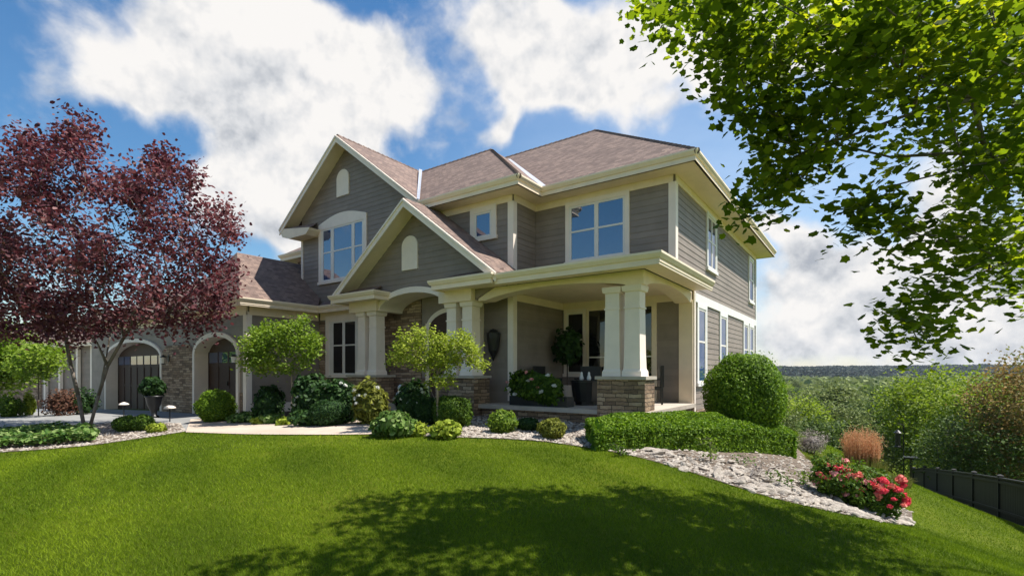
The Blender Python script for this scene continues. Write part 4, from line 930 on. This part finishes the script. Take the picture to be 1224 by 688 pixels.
# left stony bed: ground cover mat
gl = np.array([G(*p)[:2] for p in [(-40,544),(0,537),(60,534),(112,529),(118,522),(80,516),(20,518),(-40,524)]])
x0, y0 = gl.min(0); x1, y1 = gl.max(0); q = np.stack([rng.uniform(x0, x1, 9000), rng.uniform(y0, y1, 9000)], 1); q = q[inside(q, gl)]
hgt = .08+.16*rng.random(len(q))*(1+.5*np.sin(q[:, 0]*3)*np.cos(q[:, 1]*4)); pos = np.stack([q[:, 0], q[:, 1], Z(q[:, 0], q[:, 1])+hgt], 1)
nr = rdir(len(pos)); nr[:, 2] = np.abs(nr[:, 2])+.7
tag(link('ground_cover', fastmesh('ground_cover', leafverts(pos, nr, .12*rng.uniform(.6, 1.2, len(pos)), OVAL, .2), 6, 'hosta', rng.random(len(pos))**1.3)), 'mat of glossy green ground cover below the purple tree', 'ground cover', kind='stuff')
# ------------------------------------------------------------------ left yard
def bushy(name, label, cat, base, h, w, nT, leaf, bark, size, per, rt_, R, group=None, low=.3, trunk=True, shape=1.0):
    base = np.array(base, float); T = []
    while len(T) < nT:
        v = rng.uniform(-1, 1, 3)
        if np.linalg.norm(v) > 1: continue
        k = 1+.25*math.sin(v[0]*5+v[1]*4+base[0]); T.append(base+np.array([v[0]*w*k, v[1]*w*k, h*(low+(1-low)*.5*(1+v[2]))]))
    return tree(name, label, cat, base, T, [[base+[0, 0, -.1], base+[0, 0, h*.22], base+[0, 0, h*.45]]], leaf, bark, rt_, group, R, per, size, OVAL, .4, rtip=.006)
pl = at(42, 492, 24); pl[2] = z1(pl[0], pl[1])
standard('ornamental_tree', 'small round headed tree far left beyond the driveway', 46, 497, 0, [(42,432,32,16,70),(60,425,16,14,16)], 1.0, 0, 'topiary', .13, per=40, R=.16, bark='bark')
for (a, b_, w, h, mt, lb) in [(75,496,40,34,'redleaf','reddish brown shrub behind the driveway, under the purple tree'), (100,495,26,30,'dark','rounded green shrub between the purple tree stems'), (12,498,26,26,'boxd','dark clipped shrub at the far left edge'), (35,496,10,26,'lime','narrow yellow green shrub beside the far small tree')]:
    p = G(a, b_); d = dist(p); r = w/2/FP*d; hh = h/FP*d
    shrub('leafy_shrub', lb, 'shrub', p, r, r, hh/2, 2600, .13 if d > 20 else .08, mt, seed=int(a), amp=.35, depth=.9, core=.5, tpl=OVAL)
pc = at(-4, 440, 20); pc[2] = z1(pc[0], pc[1])
bushy('conifer_tree', 'green feathery tree at the far left edge behind the driveway', 'tree', pc, 3.6, 1.0, 110, 'topiary', 'bark', .16, 50, .1, .3)
# neighbouring house at far left
NH = empty('neighbour_house', (*at(70, 500, 38)[:2], z1(*at(70, 500, 38)[:2])), 'low brown roofed house with pale posts far left behind the purple tree', 'house')
A0 = at(-60, 410, 45)[:2]; B0 = at(140, 410, 33.5)[:2]; du = (B0-A0)/np.linalg.norm(B0-A0); L_ = np.linalg.norm(B0-A0); dn = np.array([-du[1], du[0]]); dn = dn if dn@FW[:2] > 0 else -dn
def nb(u0, u1, n0, n1, z0, z1_, name, mat, par=NH):
    P = [A0+du*a+dn*b_ for a, b_ in ((u0, n0), (u1, n0), (u1, n1), (u0, n1))]; return MB().extr([(*p, z0) for p in P], (0, 0, z1_-z0)).build(name, mat, par)
gz = z1(*A0)-1.2
nb(0, L_, 0, 9, gz, 3.6, 'wall', 'siding')
nb(.2, L_*.62, -.06, 0, gz, 1.6, 'stone_veneer', 'stone')
ov = .6; E_ = lambda u, n, z: (*(A0+du*u+dn*n), z)
MB().extr([E_(-ov, -ov, 3.7), E_(L_+ov, -ov, 3.7), E_(L_-4.5, 4.5, 6.6), E_(4.5, 4.5, 6.6)], (0, 0, -.1)).extr([E_(L_+ov, -ov, 3.7), E_(L_+ov, 9+ov, 3.7), E_(L_-4.5, 4.5, 6.6)], (0, 0, -.1)).build('roof', 'shingle', NH)
nb(-ov, L_+ov, -ov-.05, -ov+.05, 3.45, 3.69, 'gutter', 'cream')
for u_ in (L_*.66, L_*.74, L_*.83, L_*.9): nb(u_-.12, u_+.12, -.25, -.07, gz, 3.5, 'post', 'creamw')
for u_ in (L_*.3, L_*.52): 
    w_ = nb(u_-1, u_+1, -.12, -.065, 1.0, 3.0, 'window', 'creamw'); nb(u_-.85, u_-.05, -.16, -.125, 1.15, 2.85, 'pane', 'dglass', w_); nb(u_+.05, u_+.85, -.16, -.125, 1.15, 2.85, 'pane', 'dglass', w_)
# ------------------------------------------------------------------ porch objects
def chair(loc, rot, label):
    e = empty('porch_chair', loc, label, 'chair'); c, s = math.cos(rot), math.sin(rot)
    def bx(a, b_, name):
        m = MB(); m.box(a, b_); m.v = [(loc[0]+x*c-y*s, loc[1]+x*s+y*c, loc[2]+z) for x, y, z in m.v]; m.build(name, 'iron', e)
    bx((-.3, -.28, .38), (.3, .3, .46), 'seat'); bx((-.3, .26, .46), (.3, .33, 1.02), 'backrest')
    for sx in (-1, 1):
        bx((sx*.3-.03, -.28, .64), (sx*.3+.03, .3, .68), 'armrest')
        for y in (-.26, .28): bx((sx*.29-.025, y-.025, 0), (sx*.29+.025, y+.025, .64), 'leg')
chair((-6.55, 13.0, .84), .2, 'dark porch chair behind the little table'); chair((-4.75, 13.1, .84), -1.2, 'dark porch chair right of the corner pier')
chair((-7.4, 12.2, .84), 1.6, 'dark porch chair half hidden behind the porch flowers')
te = empty('porch_table', (-5.95, 11.75, .84), 'small dark porch table with cloth, left of the corner columns', 'table')
MB().lathe((-5.95, 11.75, .84), [(.60, .44), (.64, .44)], 20).build('tabletop', 'iron', te); MB().lathe((-5.95, 11.75, .84), [(.1, .36), (.596, .42)], 16).build('tablecloth', 'pot', te)
MB().tube((-5.95, 11.75, .84), (-5.95, 11.75, .94), .3, .3).build('leg', 'iron', te)
for i, (dx, lb) in enumerate([(-.08, 'white pottery bird on the porch table, left one'), (.13, 'white pottery bird on the porch table, right one')]):
    o = MB().lathe((-5.95+dx, 11.6, 1.48), [(0, .04), (.05, .06), (.1, .045), (.14, .03), (.19, .028), (.22, .01)], 10).build('pottery_bird', 'white', smooth=True); tag(o, lb, 'ornament')
# porch flowers in a long planter
pe = empty('porch_planter', (-6.75, 10.75, .84), 'planter of pink and white flowers on the porch edge', 'planter')
MB().box((-7.6, 10.6, .84), (-5.9, 10.95, 1.08)).build('planter_box', 'pot', pe)
link('foliage', shrubmesh((-6.85, 10.75, 1.3), .85, .36, .42, 3000, .1, 'boxd', tpl=OVAL, amp=.3, depth=.6, seed=40), pe)
addflowers(pe, [(-7.5, 10.42, 1.25), (-7.3, 10.4, 1.12), (-6.5, 10.4, 1.2), (-6.2, 10.5, 1.35), (-6.9, 10.42, 1.45), (-6.35, 10.45, 1.6)], ('wflower',), (.06,))
addflowers(pe, [(-7.0, 10.5, 1.68), (-6.8, 10.42, 1.5), (-7.6, 10.5, 1.42), (-6.65, 10.45, 1.3)], ('pink',), (.055,))
pt = empty('potted_tree', (-7.45, 13.4, .84), 'tall dark leaved potted plant in the corner of the porch', 'potted plant')
MB().lathe((-7.45, 13.4, .84), [(0, .16), (.4, .22), (.42, .24), (.45, .24)], 14).build('pot', 'creamw', pt)
MB().tube((-7.45, 13.4, 1.2), (-7.45, 13.4, 2.2), .02).build('stem', 'bark', pt)
link('foliage', shrubmesh((-7.4, 13.4, 2.45), .4, .4, .62, 1100, .15, 'dark', tpl=OVAL, amp=.3, depth=.9, core=0, seed=41), pt)
# potted plant by the garage pier
p = G(184, 499); ge = empty('urn_planter', p, 'black urn with a leafy plant beside the wide garage door', 'planter')
MB().lathe(p, [(0, .15), (.06, .15), (.1, .08), (.2, .09), (.45, .2), (.66, .24), (.7, .27), (.74, .27)], 14).build('urn', 'pot', ge, smooth=True)
link('foliage', shrubmesh(p+[-.15, 0, 1.02], .42, .36, .36, 700, .16, 'dark', tpl=OVAL, amp=.2, depth=.6, seed=42), ge)
# path lights
for (a, b_, lb) in [(148, 497, 'small mushroom path light at the driveway edge, left of the ball shrubs'), (203, 504, 'small mushroom path light at the start of the front walk')]:
    p = G(a, b_); e = empty('path_light', p, lb, 'path light', 'mushroom path lights')
    MB().tube(p-[0, 0, .05], p+[0, 0, .42], .018, .016, 8).build('stem', 'iron', e)
    MB().lathe(p+[0, 0, .4], [(0, .15), (.02, .16), (.05, .13), (.08, .07), (.1, .02)], 14).build('lamp_cap', 'creamw', e, smooth=True)
# statue
p = G(467, 508)+FW*1.0; p[2] = z1(p[0], p[1]); se = empty('garden_statue', p, 'small pale stone garden figure on a plinth beside the entry', 'statue')
MB().box(p+[-.16, -.16, -.1], p+[.16, .16, .22]).build('plinth', 'marble', se)
MB().lathe(p+[0, 0, .22], [(0, .11), (.05, .12), (.22, .08), (.36, .1), (.46, .11), (.5, .07), (.52, .04), (.54, .055), (.6, .07), (.66, .05), (.69, .01)], 12).tube(p+[.08, 0, .66], p+[.2, -.05, .5], .03, .022).tube(p+[-.08, 0, .66], p+[-.14, -.12, .52], .03, .022).build('figure', 'marble', se, smooth=True)
# ------------------------------------------------------------------ roses, grasses
def rosebush(label, px, py, wpx, hpx, cols, seed, nf):
    ret = S_('rose_bush', label, 'rose bush', px, py, wpx, hpx, 3600, .06, 'boxd', seed=seed, amp=.4, depth=.95, core=.45, tpl=OVAL)
    wflowers(ret, nf, cols, (.07, .045, .085, .055)); return ret
rosebush('rose bush with coral red blooms, leftmost and highest of the row', 990, 594, 46, 48, ('rose', 'coral', 'pink'), 50, 24)
rosebush('rose bush with pink and coral blooms in the middle of the row', 1022, 606, 46, 46, ('coral', 'pink', 'coral'), 51, 20)
rosebush('rose bush with deep red blooms, rightmost at the bed tip', 1052, 618, 54, 50, ('rose', 'rose', 'coral'), 52, 22)
def ograss(label, px, py, dd, h, n, hf, mat, pm, lean=.25, sp=.6, rad=.25, nmt='ornamental_grass'):
    p = at(px, py, dd); zt_ = p[2]; p[2] = z1(p[0], p[1]); h = zt_-p[2]; e = empty(nmt, p, label, 'ornamental grass')
    me, t = bladeclump(p, n, h*hf, sp, .012, mat, lean, 'blades', rad); link('blades', me, e)
    if pm:
        me, t = bladeclump(p+[0, 0, .1], int(n*.9), h, .5, .012, pm, .16, 'plumes', rad)
        V = leafverts(np.repeat(t, 4, 0)+rng.normal(size=(len(t)*4, 3))*[.01, .01, .09]-[0, 0, .1], rdir(len(t)*4)*[1, 1, .2], .05, NARROW*[1.5, 1])
        link('plumes', me, e); link('seed_heads', fastmesh('seed_heads', V, 4, pm, rng.random(len(V)//4)), e)
    return e
ograss('tall tan plumed grass behind the roses', 1030, 520, 12.6, 0, 900, .6, 'tgrass', 'plume', .12, .3, .36)
ograss('low olive grass clump between the hedge end and tan plumes', 985, 541, 11.6, 0, 900, .9, 'tgrass', None, .5, .7, .4)
ograss('pale straw grass behind the first rose bush', 1006, 548, 11.0, 0, 700, .8, 'tgrass', None, .35, .6, .3)
ograss('tall green grass under the tan plumes', 1030, 545, 12.2, 0, 900, .95, 'tgrass', None, .4, .6, .5)
ograss('fine green grass clump right of the tan plumes', 1064, 562, 12, 0, 900, .8, 'tgrass', None, .5, .7, .4)
S_('leafy_shrub', 'yellow green mound behind the middle roses', 'shrub', 1002, 585, 46, 34, 2600, .06, 'lime', seed=60, amp=.2, depth=.6, tpl=NARROW*[1.6, 1])
p = at(970, 530, 12.8); p[2] = z1(p[0], p[1]); hs_ = at(970, 517, 12.8)[2]-p[2]
shrub('sage_shrub', 'greyish purple shrub behind the right end of the hedge', 'shrub', p, .38, .38, hs_*.55, 3200, .06, 'sage', seed=61, amp=.4, depth=.95, core=.4, tpl=NARROW)
# ------------------------------------------------------------------ rocks and gravel
def rockmesh(seed, flat=.45):
    rs = np.random.default_rng(seed); import bmesh
    bm = bmesh.new(); bmesh.ops.create_icosphere(bm, subdivisions=2, radius=.5)
    nn = rs.normal(size=(7, 3)); nn /= np.linalg.norm(nn, axis=1, keepdims=True)
    for v in bm.verts:
        c = np.array(v.co)
        for k in nn:
            s = c@k; lim = .3
            if s > lim: c = c-k*(s-lim)*.9
        c = c*np.array([1.25, .8, flat])*(1+.05*rs.normal()); v.co = c
    me = bpy.data.meshes.new('rock'); bm.to_mesh(me); bm.free(); me.materials.append(M['rock']); return me
RM = [rockmesh(i, .35+.12*(i % 3)) for i in range(7)]
rockline = np.array(edgeR); 
def addrock(x, y, s, label, group):
    o = bpy.data.objects.new('rock', RM[rng.integers(7)]); COL.objects.link(o); o.location = (x, y, z1(x, y)+s*.1)
    o.rotation_euler = (rng.uniform(-.25, .25), rng.uniform(-.25, .25), rng.uniform(0, 6.3)); o.scale = (s*rng.uniform(.8, 1.3), s*rng.uniform(.8, 1.2), s*rng.uniform(.7, 1.2))
    tag(o, label, 'rock', group)
cum = [0]
for a, b_ in zip(rockline[:-1], rockline[1:]): cum.append(cum[-1]+np.linalg.norm(b_-a))
cum = np.array(cum)
for i in range(270):
    t = cum[-1]*(.38+.62*rng.random()); x = np.interp(t, cum, rockline[:, 0]); y = np.interp(t, cum, rockline[:, 1])
    j = min(np.searchsorted(cum, t), len(rockline)-1); tg = rockline[j]-rockline[j-1]; nn = np.array([-tg[1], tg[0]])/np.linalg.norm(tg)
    frac = t/cum[-1]; wid = (1.7 if .5 < frac < .8 else .9) if frac < .93 else .3
    off = rng.random()**1.3*wid+.04; x += nn[0]*off; y += nn[1]*off
    if i >= 200: x, y = G(rng.uniform(775, 965), rng.uniform(556, 585))[:2]
    if i >= 200 and not inside(np.array([[x, y]]), np.array(bedR))[0]: continue
    addrock(x, y, rng.uniform(.1, .3), 'pale limestone rock edging the curved bed right of the lawn', 'limestone rocks along the curved bed')
pl_ = np.array(edgeL)
for i in range(46):
    j = rng.integers(len(pl_)//4, len(pl_)-1); f = rng.random(); q = pl_[j]*(1-f)+pl_[min(j+1, len(pl_)-1)]*f; tg = pl_[min(j+1, len(pl_)-1)]-pl_[j]; nn = np.array([-tg[1], tg[0]])/(np.linalg.norm(tg)+1e-9)
    q = q+nn*(.05+rng.random()*.35); addrock(q[0], q[1], rng.uniform(.07, .15), 'pale limestone rock edging the bed under the purple tree', 'limestone rocks in the tree bed')
def gravel(poly, n, smin, smax, name, label, near=None):
    P = np.array(poly); x0, y0 = P.min(0); x1, y1 = P.max(0); q = np.stack([rng.uniform(x0, x1, n*8), rng.uniform(y0, y1, n*8)], 1); q = q[inside(q, P)]
    if near is not None:
        dmin = np.min(np.linalg.norm(q[:, None]-near[None], axis=2), axis=1); q = q[(dmin < .2+3.2*rng.random(len(q))) & ((q[:, 0] < -3.2) | (rng.random(len(q)) < .5))]
    q = q[:n]; n = len(q); s = rng.uniform(smin, smax, n)
    O = np.array([(1,0,0),(-1,0,0),(0,1,0),(0,-1,0),(0,0,1),(0,0,-1)], float); F = [(0,2,4),(2,1,4),(1,3,4),(3,0,4),(2,0,5),(1,2,5),(3,1,5),(0,3,5)]
    th = rng.uniform(0, 6.28, n); c, sn = np.cos(th), np.sin(th); V = O[None]*rng.uniform(.55, 1.2, (n, 6, 1))*np.stack([s*rng.uniform(.8, 1.5, n), s, s*.6], 1)[:, None]
    x = V[..., 0]*c[:, None]-V[..., 1]*sn[:, None]; y = V[..., 0]*sn[:, None]+V[..., 1]*c[:, None]; W = np.stack([x+q[:, 0:1], y+q[:, 1:2], V[..., 2]+(Z(q[:, 0], q[:, 1])+.02)[:, None]], -1)
    tri = W[:, np.array(F).ravel()].reshape(-1, 3); me = fastmesh(name, tri, 3, 'rock', np.repeat(rng.random(n), 8))
    tag(link(name, me), label, 'gravel', kind='stuff')
gravel(bedR, 9500, .014, .055, 'gravel', 'pale pink and white stone chips in the curved bed', np.array(edgeR[::3]))
gravel(bedL, 3500, .012, .038, 'gravel', 'pale stone chips under the purple tree')
# ------------------------------------------------------------------ black fence
lat = lambda l, d: (FW*d+RT*l)[:2]
FA = lat(19.2, 24.0); FC = lat(13.8, 14.5); fd_ = (FC-FA)/np.linalg.norm(FC-FA); nF = 8; stepF = 2.35
fe = empty('picket_fence', (*FA, z1(*FA)), 'black slatted fence running down the slope at the right', 'fence')
pts = [FA+fd_*stepF*k for k in range(nF)]; pz_ = [z1(*p) for p in pts]; hF = 1.12; nrmF = np.array([fd_[1], -fd_[0]])
for p, z in zip(pts, pz_): MB().loft(p[0], p[1], [(z-.2, .055), (z+hF+.06, .055), (z+hF+.09, .07), (z+hF+.12, .02)]).build('post', 'fence', fe)
for (a, za), (b_, zb) in zip(zip(pts[:-1], pz_[:-1]), zip(pts[1:], pz_[1:])):
    mb = MB(); n = 20
    for k in range(n):
        f = (k+.5)/n; c_ = a+(b_-a)*f; z = za+(zb-za)*f; w = .052
        q0, q1 = c_-fd_*w, c_+fd_*w
        mb.extr([(*q0, z+.06), (*q1, z+.06), (*q1, z+hF), (*q0, z+hF)], (nrmF[0]*.018, nrmF[1]*.018, 0))
    mb.build('slat_panel', 'fence', fe)
    mb = MB()
    for hh, th in ((.22, .07), (hF-.12, .07), (hF, .04)):
        o = nrmF*.02 if hh < hF else nrmF*.0-nrmF*.04
        for sgn in (1,):
            mb.extr([(*(a+o), za+hh), (*(b_+o), zb+hh), (*(b_+o), zb+hh+th), (*(a+o), za+hh+th)], (nrmF[0]*(.035 if hh < hF else .1), nrmF[1]*(.035 if hh < hF else .1), 0))
            if hh < hF:
                o2 = -nrmF*.036
                mb.extr([(*(a+o2), za+hh), (*(b_+o2), zb+hh), (*(b_+o2), zb+hh+th), (*(a+o2), za+hh+th)], (nrmF[0]*.034, nrmF[1]*.034, 0))
    mb.build('rail', 'fence', fe)
# bird feeders beyond the fence end
p = at(1080, 560, 27.5); p[2] = z1(p[0], p[1]); be = empty('bird_feeder', p, 'dark bird feeder hanging from a hooked pole behind the fence end', 'bird feeder')
tz = at(1073, 508, 27.5)[2]; hx = at(1073, 520, 27.5)
MB().tube(p, (p[0], p[1], tz), .03).tube((p[0], p[1], tz), (hx[0], hx[1], tz+.15), .025).tube((hx[0], hx[1], tz+.15), (hx[0], hx[1], tz-.3), .015).build('pole', 'iron', be)
MB().lathe((hx[0], hx[1], tz-1.2), [(0, .16), (.05, .16), (.1, .12), (.75, .12), (.8, .2), (.95, .03)], 10).build('feeder', 'iron', be)
p = at(1089, 572, 25); p[2] = z1(p[0], p[1]); zt2 = at(1089, 548, 25)[2]; ue = empty('tray_feeder', p, 'black flat topped tray feeder on a post at the fence end', 'bird feeder')
MB().tube(p, (p[0], p[1], zt2), .07, .06).build('post', 'iron', ue); MB().box((p[0]-.3, p[1]-.3, zt2), (p[0]+.3, p[1]+.3, zt2+.1)).build('tray', 'iron', ue)
# ------------------------------------------------------------------ trees beyond
def treeat(px, pytop, d, wpx, leaf, label, group=None, nT=150, size=.16, per=46, R=.32, name='broadleaf_tree', low=.12):
    t = at(px, pytop, d); g = z1(t[0], t[1]); h = t[2]-g; w = wpx/2/FP*d
    return bushy(name, label, 'tree', (t[0], t[1], g), h, w, nT, leaf, 'bark', size, per, .14, R, group, low)
treeat(1108, 440, 33, 95, 'tree1', 'tall bright green tree right of the distant gap, behind the bird feeder', nT=230, size=.2, per=60, R=.42)
treeat(1160, 446, 27, 95, 'tree1', 'bright yellow green tree behind the middle of the black fence', nT=240, size=.16, per=60, R=.36)
treeat(1215, 430, 20, 90, 'rust', 'rusty leaved tree behind the right end of the black fence', nT=200, size=.12, per=52, R=.28)
treeat(1180, 490, 20.5, 120, 'tree3', 'dark green bush filling in behind the black fence', nT=200, size=.12, per=56, R=.28, name='leafy_bush')
treeat(1262, 400, 21, 90, 'olive', 'olive tree at the right edge rising above its neighbours', nT=160, size=.13, per=52, R=.3)
treeat(1120, 545, 27, 60, 'lime', 'low lime green bush just behind the fence end', nT=50, size=.13, per=52, R=.25, name='leafy_bush')
treeat(1045, 515, 33, 60, 'tree2', 'low grey green bush left of the bird feeder', nT=70, size=.15, per=52, R=.3, name='leafy_bush')
treeat(1003, 478, 42, 72, 'tree2', 'grey green tree behind the tan grass', nT=170, size=.22, per=56, R=.45)
treeat(960, 480, 38, 64, 'tree1', 'mid green tree behind the round bush', nT=170, size=.2, per=56, R=.42)
treeat(1042, 480, 50, 62, 'tree3', 'darker tree left of the tall bright tree', nT=170, size=.24, per=56, R=.5)
treeat(985, 505, 30, 60, 'tree3', 'dark low bush behind the tan grass', nT=100, size=.16, per=56, R=.34, name='leafy_bush')
treeat(940, 492, 34, 50, 'tree2', 'grey green bush just right of the round bush', nT=90, size=.16, per=56, R=.34, name='leafy_bush')
treeat(925, 480, 52, 60, 'tree2', 'pale tree partly hidden by the round bush', nT=120, size=.24, per=56, R=.5)
# wood further down the valley: copies of three trees
protos = []
for i, lf in enumerate(('tree1', 'tree2', 'tree3')):
    e = bushy('woodland_tree', 'tree', 'tree', (0, 0, 0), 9, 3.8, 130, lf, 'bark', .42, 60, .2, .75, 'trees of the wood down the valley', .15); protos.append(e)
n_ = 0; LB = ['light green tree in the wood down the valley', 'grey green tree in the wood down the valley', 'dark green tree in the wood down the valley']
for k in range(3): protos[k]['label'] = LB[k]
spots = []
for i in range(150):
    d = 62+260*(i/150)**1.25; px = rng.uniform(860, 1300); t = at(px, 444, d); spots.append((t[0], t[1]))
for i, (x, y) in enumerate(spots):
    k = rng.integers(3) if i > 2 else i; k = int(k); s = rng.uniform(.8, 1.15)
    if i < 3: o = protos[i]
    else:
        o = protos[k].copy(); COL.objects.link(o)
        for ch in protos[k].children:
            c = ch.copy(); COL.objects.link(c); c.parent = o; c.matrix_parent_inverse = ch.matrix_parent_inverse.copy()
    o.location = (x, y, z1(x, y)-.3); o.rotation_euler = (0, 0, rng.uniform(0, 6.28)); o.scale = (s, s, s*rng.uniform(.85, 1.1))
# far wooded ridge
xs_ = np.linspace(0, 1, 160); V = []; F = []
for i, s in enumerate(xs_):
    px = 500+1100*s
    for j, (d, hz) in enumerate([(620, -14), (760, -6), (900, 3), (1050, 10), (1180, 13), (1400, 5)]):
        t = at(px, 444, d); hh = hz+2.2*math.sin(s*17+j)+1.6*math.sin(s*41+j*2)+rng.normal()*.9 + (0 if j == 0 else -2.5*(s-.4)**2*8)
        V.append((t[0], t[1], hh if j else -14.5))
for i in range(159):
    for j in range(5): a = i*6+j; F.append((a, a+6, a+7, a+1))
me = bpy.data.meshes.new('hills'); me.from_pydata(V, [], F); me.materials.append(M['hill']); me.update(); tag(link('hills', me), kind='structure')
Vh = np.array(V).reshape(160, 6, 3); n = 26000; i0 = rng.uniform(0, 158.9, n); j0 = rng.uniform(.0, 4.2, n); ii = i0.astype(int); jj = j0.astype(int); fi = (i0-ii)[:, None]; fj = (j0-jj)[:, None]
Pq = (Vh[ii, jj]*(1-fi)+Vh[np.minimum(ii+1, 159), jj]*fi)*(1-fj)+(Vh[ii, jj+1]*(1-fi)+Vh[np.minimum(ii+1, 159), jj+1]*fi)*fj
nr = rdir(n); nr[:, 2] = np.abs(nr[:, 2])+.4
tag(link('ridge_forest', fastmesh('ridge_forest', leafverts(Pq+[0, 0, 2.0], nr, rng.uniform(5, 9, n), OVAL, .3), 6, 'ridge', rng.random(n)*.7)), 'dark far off forest covering the ridge on the horizon', 'forest', kind='stuff')
n = 9000; dd = rng.uniform(300, 700, n); pxx = rng.uniform(700, 1450, n); Pq = np.array([at(a, 444, b_) for a, b_ in zip(pxx, dd)]); Pq[:, 2] = -12+rng.uniform(0, 7.5, n)
nr = rdir(n); nr[:, 2] = np.abs(nr[:, 2])+.4
tag(link('valley_forest', fastmesh('valley_forest', leafverts(Pq, nr, rng.uniform(4, 8, n), OVAL, .3), 6, 'tree2', rng.random(n))), 'mass of green woodland on the valley floor', 'forest', kind='stuff')
# ------------------------------------------------------------------ lawn grass blades
ex = [np.array(bedR), np.array(bedL), np.array(walk), np.array(drive), np.array(bedH)]
def sample(n, dlo, dhi, llo, lhi):
    d = np.sqrt(rng.uniform(dlo**2, dhi**2, n)); l = rng.uniform(llo, lhi, n)*d; q = d[:, None]*FW[None, :2]+l[:, None]*RT[None, :2]
    k = np.ones(n, bool)
    for P in ex: k &= ~inside(q, P)
    k &= ~((q[:, 1] > 10.3) & (q[:, 0] < -3.9)); return q[k], d[k]
def blades(q, d, h, w):
    n = len(q); z = Z(q[:, 0], q[:, 1]); a = rng.uniform(0, 6.283, n); hh = h*rng.uniform(.5, 1.25, n)
    base = np.stack([q[:, 0], q[:, 1], z-.003], 1); sd_ = np.stack([np.cos(a), np.sin(a), np.zeros(n)], 1)*(w/2); ln = rng.normal(size=(n, 3))*hh[:, None]*.55; ln[:, 2] = hh
    return np.stack([base-sd_, base+sd_, base+ln], 1).reshape(-1, 3)
bl = []; rr = []
for (n, a, b_, l0, l1, h, w) in [(170000, 3.2, 5.5, -1.25, 1.25, .038, .0045), (190000, 5.5, 9, -1.2, 1.2, .04, .007), (130000, 9, 14, -1.1, 1.15, .042, .011), (90000, 14, 30, .5, 1.25, .05, .02)]:
    q, d = sample(n, a, b_, l0, l1); V = blades(q, d, h, w); bl.append(V)
    pat = .5+.22*np.sin(q[:, 0]*1.1+2.2*np.sin(q[:, 1]*.7))+.14*np.sin(q[:, 1]*1.9+q[:, 0]*2.3); 
    st = np.sin((q[:, 0]*.42+q[:, 1]*.9+.25*np.sin(q[:, 0]*.5))*3.9); dry = np.sin(q[:, 0]*3.1+1.7*np.sin(q[:, 1]*2.3))*np.sin(q[:, 1]*2.7+1.3*np.sin(q[:, 0]*1.9))
    rr.append(np.clip(.12+pat*.42+.12*np.tanh(st*2)+.12*np.clip(dry-.45, 0, 1)+rng.random(len(q))**1.5*.55-.05, 0, 1))
V = np.vstack(bl); tag(link('lawn_grass', fastmesh('lawn_grass', V, 3, 'grass', np.concatenate(rr))), 'mown green grass of the front lawn', 'grass', kind='stuff')

# ------------------------------------------------------------------ air
m = bpy.data.materials.new('haze'); m.use_nodes = True; nt = m.node_tree; nt.nodes.clear()
o_ = nt.nodes.new('ShaderNodeOutputMaterial'); pv = nt.nodes.new('ShaderNodeVolumePrincipled'); nt.links.new(pv.outputs[0], o_.inputs['Volume'])
pv.inputs['Color'].default_value = (.75, .84, 1, 1); pv.inputs['Density'].default_value = .0001; pv.inputs['Anisotropy'].default_value = .2
M['haze'] = m
hz_ = MB().box((-2900, -2900, -19), (2900, 2900, 26)).build('haze', 'haze'); tag(hz_, 'faint bluish air over the valley', 'haze', kind='stuff')
